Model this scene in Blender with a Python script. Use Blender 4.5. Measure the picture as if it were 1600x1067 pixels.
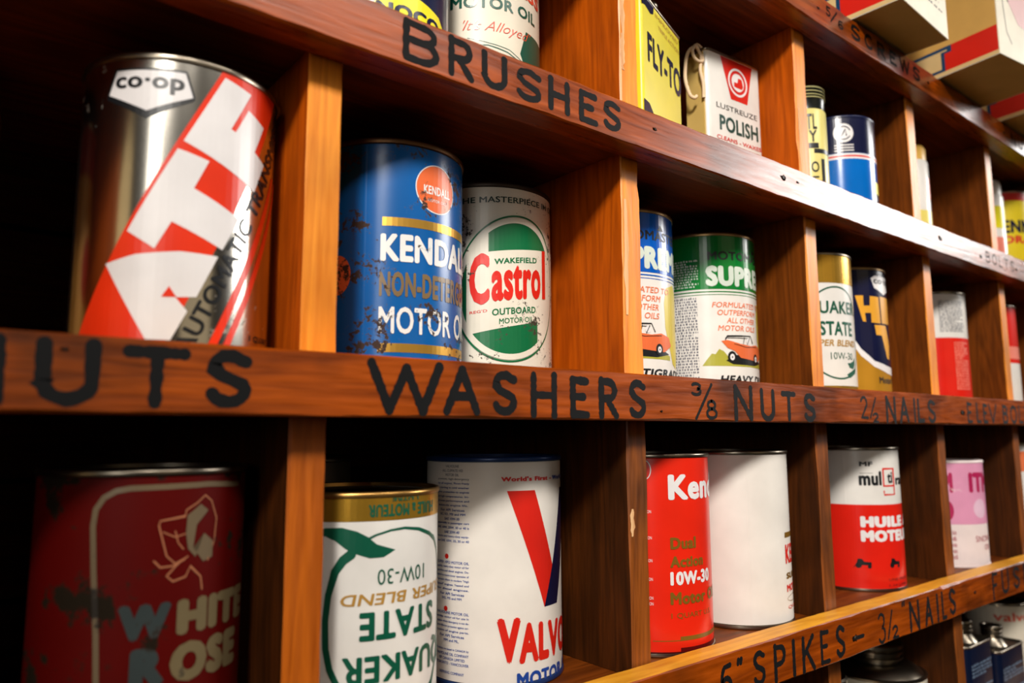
import bpy, bmesh, math, random
from math import sin, cos, pi, radians, degrees
from mathutils import Vector, Matrix
random.seed(7)
S = bpy.context.scene
COL = S.collection
for o in list(bpy.data.objects): bpy.data.objects.remove(o)

# ---------------------------------------------------------------- camera
cam_d = bpy.data.cameras.new('camera'); cam = bpy.data.objects.new('camera', cam_d); COL.objects.link(cam)
S.camera = cam
YAW, PITCH, ROLL = radians(38.6385), radians(7.1403), radians(-0.2352)
fw = Vector((sin(YAW)*cos(PITCH), cos(YAW)*cos(PITCH), sin(PITCH)))
rt = Vector((cos(YAW), -sin(YAW), 0)); up = rt.cross(fw)
r2 = rt*cos(ROLL) + up*sin(ROLL); u2 = -rt*sin(ROLL) + up*cos(ROLL)
M = Matrix((r2, u2, -fw)).transposed().to_4x4(); M.translation = Vector((0, -0.34645, 0))
cam.matrix_world = M
cam_d.sensor_width = 36.0; cam_d.lens = 1159.85/1600*36
cam_d.clip_start = 0.02
cam_d.dof.use_dof = True; cam_d.dof.focus_distance = 0.52; cam_d.dof.aperture_fstop = 6.0

# ---------------------------------------------------------------- world, lights, exposure
w = bpy.data.worlds.new('world'); S.world = w; w.use_nodes = True
bg = w.node_tree.nodes['Background']; bg.inputs[0].default_value = (0.9, 0.62, 0.4, 1); bg.inputs[1].default_value = 0.012
def area(name, loc, tgt, sx, sy, energy, col=(1, .95, .88), spread=180):
    d = bpy.data.lights.new(name, 'AREA'); d.shape = 'RECTANGLE'; d.size = sx; d.size_y = sy
    d.energy = energy; d.color = col; d.spread = radians(spread)
    o = bpy.data.objects.new(name, d); COL.objects.link(o); o.location = loc
    o.rotation_euler = (Vector(tgt)-Vector(loc)).to_track_quat('-Z', 'Y').to_euler(); return o
def spot(name, loc, tgt, energy, size, blend, rad, col=(1, .93, .84)):
    d = bpy.data.lights.new(name, 'SPOT'); d.energy = energy; d.spot_size = radians(size); d.spot_blend = blend
    d.shadow_soft_size = rad; d.color = col
    o = bpy.data.objects.new(name, d); COL.objects.link(o); o.location = loc
    o.rotation_euler = (Vector(tgt)-Vector(loc)).to_track_quat('-Z', 'Y').to_euler(); return o
spot('ceiling_spot_lamp', (-0.90, -1.30, 1.25), (0.60, 0, 0.15), 265, 38, 1.0, 0.15, (1, .94, .86))
area('tube_lamp_front', (1.1, -1.9, 1.75), (0.6, 0, 0.1), 1.3, 0.16, 19, (1, .94, .86))
area('tube_lamp_left', (-0.25, -2.1, 1.7), (0.4, 0, 0.1), .5, 0.16, 15, (1, .94, .86))
area('shop_window_light', (4.3, -1.75, 1.45), (0.8, 0, 0.2), 1.5, 0.9, 95, (1, .97, .93))
area('streak_panel', (-2.35, -2.5, .8), (.1, 0, .1), .80, 1.7, 19, (1, .97, .9))  # unseen panel, added for the white streak on the bare tin can
area('warm_reflection_panel', (-2.4, -.55, .35), (.1, 0, .1), .7, 1.4, 1.8, (1, .72, .35))  # unseen warm panel, added to give the tin can a golden left reflection
area('front_reflection_panel', (.75, -3.2, .5), (.3, 0, .1), 2.0, 1.3, 3.2, (1, .8, .52))  # unseen warm panel, added so the tin can's middle reflects something bright
S.view_settings.view_transform = 'Standard'; S.view_settings.look = 'None'
S.view_settings.exposure = -0.22; S.view_settings.gamma = 1.0; S.view_settings.use_curve_mapping = False

# ---------------------------------------------------------------- materials
def s2l(c):
    return tuple((x/12.92 if x <= .04045 else ((x+.055)/1.055)**2.4) for x in [v/255 for v in c]) + (1,)
MATS = {}
def newmat(name):
    m = bpy.data.materials.new(name); m.use_nodes = True
    return m, m.node_tree.nodes, m.node_tree.links, m.node_tree.nodes['Principled BSDF']
def wood(name, dark, light, axis='x', rough=.35, spec=.5, coat=0.0, stain=.35, bump=.25):
    if name in MATS: return MATS[name]
    m, N, L, P = newmat(name)
    tc = N.new('ShaderNodeTexCoord'); oi = N.new('ShaderNodeObjectInfo')
    add = N.new('ShaderNodeVectorMath'); add.operation = 'ADD'
    sc = N.new('ShaderNodeVectorMath'); sc.operation = 'SCALE'; sc.inputs['Scale'].default_value = 7.0
    cb = N.new('ShaderNodeCombineXYZ')
    for i in range(3): L.new(oi.outputs['Random'], cb.inputs[i])
    L.new(cb.outputs[0], sc.inputs[0]); L.new(tc.outputs['Object'], add.inputs[0]); L.new(sc.outputs[0], add.inputs[1])
    mp = N.new('ShaderNodeMapping'); L.new(add.outputs[0], mp.inputs[0])
    k = {'x': (2.2, 26, 26), 'y': (26, 2.2, 26), 'z': (26, 26, 2.2)}[axis]
    mp.inputs['Scale'].default_value = k
    n1 = N.new('ShaderNodeTexNoise'); n1.inputs['Scale'].default_value = 1.6; n1.inputs['Detail'].default_value = 3; n1.inputs['Distortion'].default_value = .5
    L.new(mp.outputs[0], n1.inputs['Vector'])
    n2 = N.new('ShaderNodeTexNoise'); n2.inputs['Scale'].default_value = 14; n2.inputs['Detail'].default_value = 4
    L.new(mp.outputs[0], n2.inputs['Vector'])
    wv = N.new('ShaderNodeMath'); wv.operation = 'MULTIPLY'; wv.inputs[1].default_value = 6.0; L.new(n1.outputs['Fac'], wv.inputs[0])
    fr = N.new('ShaderNodeMath'); fr.operation = 'PINGPONG'; fr.inputs[1].default_value = 0.5; L.new(wv.outputs[0], fr.inputs[0])
    mx = N.new('ShaderNodeMath'); mx.operation = 'MULTIPLY_ADD'; L.new(fr.outputs[0], mx.inputs[0]); mx.inputs[1].default_value = .8; 
    m3 = N.new('ShaderNodeMath'); m3.operation = 'MULTIPLY'; L.new(n2.outputs['Fac'], m3.inputs[0]); m3.inputs[1].default_value = .75; L.new(m3.outputs[0], mx.inputs[2])
    cr = N.new('ShaderNodeValToRGB'); cr.color_ramp.elements[0].position = .15; cr.color_ramp.elements[1].position = .95
    cr.color_ramp.elements[0].color = s2l(dark); cr.color_ramp.elements[1].color = s2l(light)
    L.new(mx.outputs[0], cr.inputs[0])
    n3 = N.new('ShaderNodeTexNoise'); n3.inputs['Scale'].default_value = 17; n3.inputs['Detail'].default_value = 3; L.new(add.outputs[0], n3.inputs['Vector'])
    r3 = N.new('ShaderNodeMapRange'); r3.inputs[1].default_value = .5; r3.inputs[2].default_value = .72; r3.inputs[4].default_value = stain; L.new(n3.outputs['Fac'], r3.inputs[0])
    mc = N.new('ShaderNodeMixRGB'); mc.inputs[2].default_value = s2l(tuple(v*.35 for v in dark)); L.new(r3.outputs[0], mc.inputs[0]); L.new(cr.outputs[0], mc.inputs[1])
    L.new(mc.outputs[0], P.inputs['Base Color'])
    P.inputs['Specular IOR Level'].default_value = spec
    rr = N.new('ShaderNodeMapRange'); rr.inputs[3].default_value = rough-.08; rr.inputs[4].default_value = rough+.15; L.new(n2.outputs['Fac'], rr.inputs[0]); L.new(rr.outputs[0], P.inputs['Roughness'])
    P.inputs['Coat Weight'].default_value = coat; P.inputs['Coat Roughness'].default_value = .18
    bp = N.new('ShaderNodeBump'); bp.inputs['Strength'].default_value = bump; bp.inputs['Distance'].default_value = .0012
    L.new(mx.outputs[0], bp.inputs['Height']); L.new(bp.outputs[0], P.inputs['Normal']); L.new(bp.outputs[0], P.inputs['Coat Normal'])
    MATS[name] = m; return m
def paint(name, col, rough=.3, metal=0.0, wear=0.0, wcol=(52, 30, 16), wscale=95, patch=9, spec=.5, mott=.08):
    if name in MATS: return MATS[name]
    m, N, L, P = newmat(name)
    tc = N.new('ShaderNodeTexCoord')
    n = N.new('ShaderNodeTexNoise'); n.inputs['Scale'].default_value = 30; n.inputs['Detail'].default_value = 5; L.new(tc.outputs['Object'], n.inputs['Vector'])
    mr = N.new('ShaderNodeMapRange'); mr.inputs[1].default_value = .3; mr.inputs[2].default_value = .75; mr.inputs[3].default_value = 1-mott; mr.inputs[4].default_value = 1+mott; L.new(n.outputs['Fac'], mr.inputs[0])
    hs = N.new('ShaderNodeHueSaturation'); hs.inputs['Color'].default_value = s2l(col); L.new(mr.outputs[0], hs.inputs['Value'])
    out = hs.outputs[0]
    P.inputs['Roughness'].default_value = rough; P.inputs['Metallic'].default_value = metal; P.inputs['Specular IOR Level'].default_value = spec
    if wear > 0:
        a = N.new('ShaderNodeTexNoise'); a.inputs['Scale'].default_value = wscale; a.inputs['Detail'].default_value = 6; a.inputs['Roughness'].default_value = .7; L.new(tc.outputs['Object'], a.inputs['Vector'])
        b = N.new('ShaderNodeTexNoise'); b.inputs['Scale'].default_value = patch; b.inputs['Detail'].default_value = 3; L.new(tc.outputs['Object'], b.inputs['Vector'])
        mu = N.new('ShaderNodeMath'); mu.operation = 'MULTIPLY'; L.new(a.outputs['Fac'], mu.inputs[0]); L.new(b.outputs['Fac'], mu.inputs[1])
        th = N.new('ShaderNodeMapRange'); th.inputs[1].default_value = .40-wear*.15; th.inputs[2].default_value = .43-wear*.15; L.new(mu.outputs[0], th.inputs[0])
        mc = N.new('ShaderNodeMixRGB'); mc.inputs[2].default_value = s2l(wcol); L.new(th.outputs[0], mc.inputs[0]); L.new(out, mc.inputs[1]); out = mc.outputs[0]
        ro = N.new('ShaderNodeMapRange'); ro.inputs[3].default_value = rough; ro.inputs[4].default_value = .8; L.new(th.outputs[0], ro.inputs[0]); L.new(ro.outputs[0], P.inputs['Roughness'])
        if metal: 
            me = N.new('ShaderNodeMapRange'); me.inputs[3].default_value = metal; me.inputs[4].default_value = 0; L.new(th.outputs[0], me.inputs[0]); L.new(me.outputs[0], P.inputs['Metallic'])
    L.new(out, P.inputs['Base Color'])
    bp = N.new('ShaderNodeBump'); bp.inputs['Strength'].default_value = .08; bp.inputs['Distance'].default_value = .001; L.new(n.outputs['Fac'], bp.inputs['Height']); L.new(bp.outputs[0], P.inputs['Normal'])
    MATS[name] = m; return m
STEEL = paint('tin_plate', (150, 140, 125), .28, 1.0, wear=.15, wcol=(40, 28, 18))
INK = paint('sign_paint_black', (7, 7, 8), .65, spec=.2)
W_FACE = wood('varnished_face', (94, 33, 0), (170, 74, 2), 'x', .27, .5, .0, .65, .12)
W_LIPTOP = wood('lit_lip_top_wood', (206, 130, 26), (244, 176, 52), 'x', .42, .35, 0, .3, .12)  # bare wood tops, lighter colour also paints in the light from above
W_SHELF = wood('shelf_wood', (74, 30, 2), (134, 64, 10), 'x', .5, .2, 0, .3, .1)
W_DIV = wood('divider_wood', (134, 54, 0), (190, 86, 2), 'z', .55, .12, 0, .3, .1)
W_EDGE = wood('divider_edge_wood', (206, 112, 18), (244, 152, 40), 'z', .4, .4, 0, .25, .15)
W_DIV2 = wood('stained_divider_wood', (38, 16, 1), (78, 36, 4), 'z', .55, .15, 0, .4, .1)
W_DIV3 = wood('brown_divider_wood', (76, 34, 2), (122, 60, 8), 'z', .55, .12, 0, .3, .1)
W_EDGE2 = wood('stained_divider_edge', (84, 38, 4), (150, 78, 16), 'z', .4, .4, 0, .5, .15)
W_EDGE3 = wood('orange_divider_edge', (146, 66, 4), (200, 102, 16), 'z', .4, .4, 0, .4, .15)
W_BACK = wood('back_plank_wood', (48, 24, 6), (82, 44, 14), 'x', .7, .15, 0, .4, .1)
W_CHIP = wood('bare_splinter_wood', (190, 130, 80), (235, 190, 140), 'z', .6, .3, 0, .1, .1)

# ---------------------------------------------------------------- helpers
def tag(o, label=None, cat=None, group=None, kind=None):
    if label: o['label'] = label
    if cat: o['category'] = cat
    if group: o['group'] = group
    if kind: o['kind'] = kind
    return o
def link(name, me, mat, parent=None, loc=None, label=None, kind=None):
    o = bpy.data.objects.new(name, me); COL.objects.link(o)
    if mat and not me.materials: me.materials.append(mat)
    if parent: o.parent = parent
    if loc: o.location = loc
    if label: o['label'] = label
    if kind: o['kind'] = kind
    return o
def empty(name, loc=(0, 0, 0), rz=0, label=None, cat=None, group=None):
    o = bpy.data.objects.new(name, None); COL.objects.link(o); o.empty_display_size = .02
    o.location = loc; o.rotation_euler = (0, 0, rz); return tag(o, label, cat, group)
def tomesh(name, bm, smooth=None):
    bmesh.ops.recalc_face_normals(bm, faces=bm.faces)
    me = bpy.data.meshes.new(name); bm.to_mesh(me); bm.free()
    if smooth is not None:
        for p in me.polygons: p.use_smooth = True
        me.set_sharp_from_angle(angle=radians(smooth))
    return me
def lathe(prof, seg=96, name='lathe', smooth=35, sq=None):
    """prof: list of (r,z). sq: optional function angle->radius factor (x,y)"""
    bm = bmesh.new(); rings = []
    for r, z in prof:
        if r < 1e-6: rings.append([bm.verts.new((0, 0, z))]); continue
        ring = []
        for i in range(seg):
            a = 2*pi*i/seg; x, y = r*sin(a), -r*cos(a)
            if sq: x, y = sq(x, y)
            ring.append(bm.verts.new((x, y, z)))
        rings.append(ring)
    for A, B in zip(rings, rings[1:]):
        if len(A) == 1 and len(B) == 1: continue
        for i in range(seg):
            j = (i+1) % seg
            if len(A) == 1: bm.faces.new((A[0], B[j], B[i]))
            elif len(B) == 1: bm.faces.new((A[i], A[j], B[0]))
            else: bm.faces.new((A[i], A[j], B[j], B[i]))
    return tomesh(name, bm, smooth)
def board(x0, x1, y0, y1, z0, z1, axis='x', wear=.0011, step=.012, name='board'):
    """a plank with worn, uneven chamfered edges along its length"""
    lo = {'x': x0, 'y': y0, 'z': z0}[axis]; hi = {'x': x1, 'y': y1, 'z': z1}[axis]
    if axis == 'x': a0, a1, b0, b1 = y0, y1, z0, z1
    elif axis == 'y': a0, a1, b0, b1 = x0, x1, z0, z1
    else: a0, a1, b0, b1 = x0, x1, y0, y1
    n = max(2, int((hi-lo)/step)); bm = bmesh.new(); rings = []
    c = [wear]*4
    for i in range(n+1):
        t = lo+(hi-lo)*i/n
        c = [min(max(v*.75+wear*.25+random.uniform(-.45, .45)*wear, wear*.3), wear*2.4) for v in c]
        if random.random() < .04: c[random.randrange(4)] = wear*2.6
        pts = [(a0+c[0], b0), (a1-c[1], b0), (a1, b0+c[1]), (a1, b1-c[2]), (a1-c[2], b1), (a0+c[3], b1), (a0, b1-c[3]), (a0, b0+c[0])]
        if axis == 'x': ring = [bm.verts.new((t, p, q)) for p, q in pts]
        elif axis == 'y': ring = [bm.verts.new((p, t, q)) for p, q in pts]
        else: ring = [bm.verts.new((p, q, t)) for p, q in pts]
        rings.append(ring)
    for A, B in zip(rings, rings[1:]):
        for k in range(8): bm.faces.new((A[k], A[(k+1) % 8], B[(k+1) % 8], B[k]))
    bm.faces.new(rings[0]); bm.faces.new(rings[-1])
    return tomesh(name, bm)

# ---- flat print: shapes are drawn in label coordinates and wrapped on the can / tin / board
FONT = {}
def copies(bold): return 9 if bold > 0 else 1
def glyphs(s, bold=0.0):
    key = (s, bold)
    if key not in FONT:
        c = bpy.data.curves.new('t', 'FONT'); c.body = s; c.offset = min(bold, 0); c.resolution_u = 3; c.space_character = 1+max(bold, 0)*1.6
        o = bpy.data.objects.new('t', c); COL.objects.link(o)
        dg = bpy.context.evaluated_depsgraph_get(); dg.update()
        me = bpy.data.meshes.new_from_object(o.evaluated_get(dg))
        V = [(v.co.x, v.co.y) for v in me.vertices]; F = [tuple(p.vertices) for p in me.polygons]
        bpy.data.objects.remove(o); bpy.data.curves.remove(c); bpy.data.meshes.remove(me)
        if bold > 0:
            V0, F0, V, F = V, F, [], []
            for q in range(9):
                dx, dy = (0, 0) if q == 8 else (bold*cos(pi/4*q), bold*.8*sin(pi/4*q))
                F += [tuple(i+len(V) for i in f) for f in F0]; V += [(x+dx, y+dy) for x, y in V0]
        xs = [v[0] for v in V]; ys = [v[1] for v in V]
        x0, x1, y0, y1 = min(xs), max(xs), min(ys), max(ys)
        FONT[key] = ([((x-x0)/(x1-x0), (y-y0)/(y1-y0)) for x, y in V], F)
    return FONT[key]
class Art:
    """collects flat shapes by ink: {ink: [(verts, faces)]}; u in metres (or degrees for cans), v in metres"""
    def __init__(s, us=1.0, shear=0.0): s.d = {}; s.us = us; s.shear = shear; s.txt = set(); s.nv = {}
    _t = False
    def add(s, ink, V, F, layer=1):
        W = [(x*s.us, y+s.shear*x*s.us) for x, y in V]
        s.d.setdefault((ink, layer), []).append((W, F))
        if s._t: s.txt.add(id(W)); s.nv[id(W)] = max(1, len(V)//s._t); s._t = False
    def poly(s, ink, P, layer=1): s.add(ink, P, [tuple(range(len(P)))], layer)
    def rect(s, ink, x0, x1, y0, y1, layer=1): s.poly(ink, [(x0, y0), (x1, y0), (x1, y1), (x0, y1)], layer)
    def text(s, ink, t, x0, x1, y0, y1, bold=0.0, layer=2, slant=0.0, flip=False, taper=0.0):
        V, F = glyphs(t, bold)
        if flip: V = [(1-a, 1-b) for a, b in V]
        s._t = copies(bold)
        s.add(ink, [(x0+a*(x1-x0)+slant*(b-.5)*(y1-y0)/s.us, y0+b*(y1-y0)*(1-taper*a)+taper*a*0) for a, b in V], F, layer)
    def disc(s, ink, cx, cy, ru, rv, layer=1, n=40):
        s.poly(ink, [(cx+ru*cos(2*pi*i/n), cy+rv*sin(2*pi*i/n)) for i in range(n)], layer)
    def ring(s, ink, cx, cy, ru, rv, wd, layer=1, a0=0, a1=360, n=60):
        V = []; F = []
        for i in range(n+1):
            a = radians(a0+(a1-a0)*i/n)
            V += [(cx+ru*cos(a), cy+rv*sin(a)), (cx+(ru-wd/s.us)*cos(a), cy+(rv-wd)*sin(a))]
        for i in range(n): F.append((2*i, 2*i+2, 2*i+3, 2*i+1))
        s.add(ink, V, F, layer)
    def stroke(s, ink, P, wd, layer=2, cap=True):
        """a brush stroke of width wd along points P; wd may be a list"""
        P = [(x*s.us, y) for x, y in P]; n = len(P); ws = wd if isinstance(wd, (list, tuple)) else [wd]*n
        V = []; F = []
        for i in range(n):
            a = P[max(i-1, 0)]; b = P[min(i+1, n-1)]
            dx, dy = b[0]-a[0], b[1]-a[1]; l = math.hypot(dx, dy) or 1; nx, ny = -dy/l, dx/l
            if 0 < i < n-1:
                e1 = (P[i][0]-a[0], P[i][1]-a[1]); l1 = math.hypot(*e1) or 1
                cc = abs((-e1[1]/l1)*nx+(e1[0]/l1)*ny); k = 1/max(cc, .6)
            else: k = 1
            h = ws[i]/2*k
            V += [(P[i][0]+nx*h, P[i][1]+ny*h), (P[i][0]-nx*h, P[i][1]-ny*h)]
        for i in range(n-1): F.append((2*i, 2*i+2, 2*i+3, 2*i+1))
        if cap:
            for e, q in ((0, 1), (n-1, n-2)):
                dx, dy = P[e][0]-P[q][0], P[e][1]-P[q][1]; l = math.hypot(dx, dy) or 1; dx /= l; dy /= l
                b = len(V); r = ws[e]/2
                for t in range(7):
                    a = -pi/2+pi*t/6; V.append((P[e][0]+r*(dx*cos(a)-dy*sin(a)), P[e][1]+r*(dy*cos(a)+dx*sin(a))))
                F.append(tuple(range(b, b+7)))
        s.add(ink, [(x/s.us, y) for x, y in V], F, layer)
    def fine(s, ink, x0, x1, y0, y1, rows, layer=1, seed=1, fill=.55):
        rnd = random.Random(seed); V = []; F = []; h = (y1-y0)/rows
        for r in range(rows):
            y = y1-(r+1)*h; x = x0
            end = x1 if rnd.random() < .8 else x0+(x1-x0)*rnd.uniform(.5, .95)
            while x < end:
                l = rnd.uniform(.04, .16)*(x1-x0); l = min(l, end-x); 
                # each word a row of short uprights
                k = max(1, int(l*s.us/(h*.5))); cw = l/k
                for q in range(k):
                    b = len(V); xa = x+q*cw; xb = xa+cw*.74; hh = h*fill*rnd.choice((1, 1, 1.3))
                    V += [(xa, y), (xb, y), (xb, y+hh), (xa, y+hh)]; F.append((b, b+1, b+2, b+3))
                x += l+.035*(x1-x0)
        s.add(ink, V, F, layer)
def clip(P, x, keep_right):
    out = []; f = (lambda p: p[0]-x) if keep_right else (lambda p: x-p[0])
    for a, b in zip(P, P[1:]+P[:1]):
        fa, fb = f(a), f(b)
        if fa >= 0: out.append(a)
        if (fa > 0 > fb) or (fa < 0 < fb):
            t = fa/(fa-fb); out.append((x, a[1]+(b[1]-a[1])*t, a[2]))
    return out
def slabs(T, step):
    """cut flat triangles into narrow upright slabs so that they can bend round a can"""
    out = []
    for P in T:
        k0 = math.floor(min(p[0] for p in P)/step+1e-6); k1 = math.ceil(max(p[0] for p in P)/step-1e-6)
        if k1-k0 <= 1: out.append(P); continue
        rest = P
        for k in range(k0+1, k1):
            a = clip(rest, k*step, False); rest = clip(rest, k*step, True)
            if len(a) > 2: out.append(a)
            if len(rest) < 3: break
        if len(rest) > 2: out.append(rest)
    return out
def apply_art(art, parent, mapf, inks, step=None, base=.00016, lift=.00013, name=None, step_lift=2e-6):
    """every word and every printed shape becomes a part of its own"""
    n = 0
    for (ink, layer), items in sorted(art.d.items(), key=lambda t: t[0][1]):
        for V, F in items:
            bm = bmesh.new(); vs = [bm.verts.new((x, y, 0)) for x, y in V]
            for f in F:
                try: bm.faces.new([vs[i] for i in f])
                except ValueError: pass
            bm.normal_update(); bmesh.ops.triangulate(bm, faces=[f for f in bm.faces if len(f.verts) > 3])
            off = base+lift*(layer-1)+n*step_lift; n += 1
            nv = art.nv.get(id(V), 10**9)      # bold letters are stacked copies, each lifted a hair
            bm.verts.ensure_lookup_table(); bm.verts.index_update()
            T = [[(v.co.x, v.co.y, v.index//nv) for v in f.verts] for f in bm.faces]; bm.free(); bm = bmesh.new()
            if step: T = slabs(T, step)
            for P in T:
                try: bm.faces.new([bm.verts.new(mapf(x, y, off+c*1.5e-6)) for x, y, c in P])
                except ValueError: pass
            me = bpy.data.meshes.new('print'); bm.to_mesh(me); bm.free()
            many = len(F) > 150 and len(V) == 4*len(F)
            o = link(name or ('small_print' if many else 'printed_lettering' if id(V) in art.txt else 'label_print'), me, inks[ink], parent)
            if many: o['kind'] = 'stuff'
def cylmap(r):
    return lambda u, v, off: Vector(((r+off)*sin(u/r), -(r+off)*cos(u/r), v))
def planemap(o, ux, n):
    o = Vector(o); ux = Vector(ux); n = Vector(n)
    return lambda u, v, off: o+ux*u+Vector((0, 0, 1))*v+n*off

def ink(name, col, **k): return paint('ink_'+name, col, **k)
WH = (232, 226, 216)

def oil_can(c, z0, r, H, body, art, inks, label, group=None, rim=None, seam=None, rz=0, lid=None, lean=None, art_shear=0, names='oil_can'):
    t = empty(names, (c[0], c[1], z0), 0, label, 'can', group)
    b = .003
    bm_prof = [(r-.0022, b*.9), (r, b+.0008), (r, H-b-.0008), (r-.0022, H-b*.9)]
    link('can_body', lathe(bm_prof, 128, 'can_body', 30), body, t)
    rim = rim or STEEL
    R = r+.0007
    top = [(r-.0012, H-b-.0006), (R, H-b), (R+.0003, H-b*.5), (R-.0001, H-.0003), (R-.0008, H), (R-.0018, H-.0004), (R-.0022, H-.0025)]
    link('rim', lathe(top, 128, 'rim', 50), rim, t)
    bot = [(R-.002, .0025), (R-.0016, .0004), (R-.0008, 0), (R, .0004), (R+.0003, b*.5), (R, b), (r-.0012, b+.0006)]
    link('rim', lathe(bot, 128, 'rim', 50), rim, t)
    k = R-.0022
    ld = [(k, H-.0026), (k-.001, H-.0046), (k-.004, H-.0046), (k-.006, H-.0038), (k-.012, H-.0036), (k-.0135, H-.0042), (0, H-.0042)]
    link('lid', lathe(ld, 96, 'lid', 40), lid or rim, t)
    link('can_bottom', lathe([(0, .0025), (k, .0025), (k+.0004, .0018)], 96, 'can_bottom', 40), STEEL, t)
    if seam is not None:
        bm = bmesh.new(); a0 = radians(seam); n = 5; V = []
        for i in range(n):
            a = a0+(i-2)*.0006/r; h = (.00001, .00009, .00013, .00009, .00001)[i]
            V.append([bm.verts.new(((r+h)*sin(a), -(r+h)*cos(a), z)) for z in (b+.001, H-b-.001)])
        for A, B in zip(V, V[1:]): bm.faces.new((A[0], B[0], B[1], A[1]))
        link('side_seam', tomesh('seam', bm), body, t)
    if art: apply_art(art, t, cylmap(r), inks, step=radians(4)*r)
    if lean: t.rotation_euler = lean
    return t
def cart(r, shear=0.0): return Art(us=radians(1)*r, shear=shear)

# ================================================================ THE SHELF UNIT
unit = empty('cubby_shelf', (0, 0, 0), 0, 'orange-brown wooden cubby shelf with hand-lettered black words on its front strips', 'shelf')
TF = .0202; DEP = .262; X0, X1 = -.331, 1.82
rows = [('T', .3766, .4058, .3990), ('A', .1951, .2243, .2175), ('B', .0088, .0391, .0325), ('C', -.1832, -.1506, -.1575), ('D', -.373, -.343, -.3495)]
strips = {}
for nm, zb, zt, zs in rows:
    strips[nm] = link('front_strip', board(X0, X1, -TF, 0, zb, zt, 'x', .0010, .009), W_FACE, unit)
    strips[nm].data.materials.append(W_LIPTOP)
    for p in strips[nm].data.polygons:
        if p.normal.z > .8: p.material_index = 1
    link('shelf_board', board(X0, X1, .0003, DEP, zs-.019, zs, 'x', .0006, .05), W_SHELF, unit)
DIV = {'B': [-.3305, -.094, .1446, .3768, .6198, .8649, 1.091, 1.327, 1.563, 1.80],
       'A': [-.3305, -.094, .1420, .3789, .6166, .8508, 1.0816, 1.320, 1.560, 1.80],
       'C': [-.3305, -.097, .1406, .3771, .6191, .8691, 1.096, 1.327, 1.563, 1.80],
       'D': [-.3305, -.094, .1430, .3780, .6200, .8770, 1.327, 1.563, 1.80]}
TOPZ = {'B': .1985, 'A': .3800, 'C': .0135, 'D': -.1765}
BOTZ = {'B': .0325, 'A': .2175, 'C': -.1575, 'D': -.3495}
for k, xs in DIV.items():
    for i, x in enumerate(xs):
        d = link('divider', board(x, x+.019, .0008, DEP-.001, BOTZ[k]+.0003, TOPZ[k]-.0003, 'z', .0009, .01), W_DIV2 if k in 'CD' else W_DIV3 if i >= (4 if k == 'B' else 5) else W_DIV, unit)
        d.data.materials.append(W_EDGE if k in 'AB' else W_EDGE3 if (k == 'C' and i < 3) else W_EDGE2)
        for p in d.data.polygons:
            if p.normal.y < -.4: p.material_index = 1
# horizontal back planks
z = -.372; h = .0
hs = [.085, .092, .088, .079, .094, .081, .0915, .089, .087]
for h in hs:
    link('back_plank', board(X0, X1, DEP+.0005, DEP+.0145, z, min(z+h-.0035, .409), 'x', .0008, .06), W_BACK, unit)
    z += h

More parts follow.
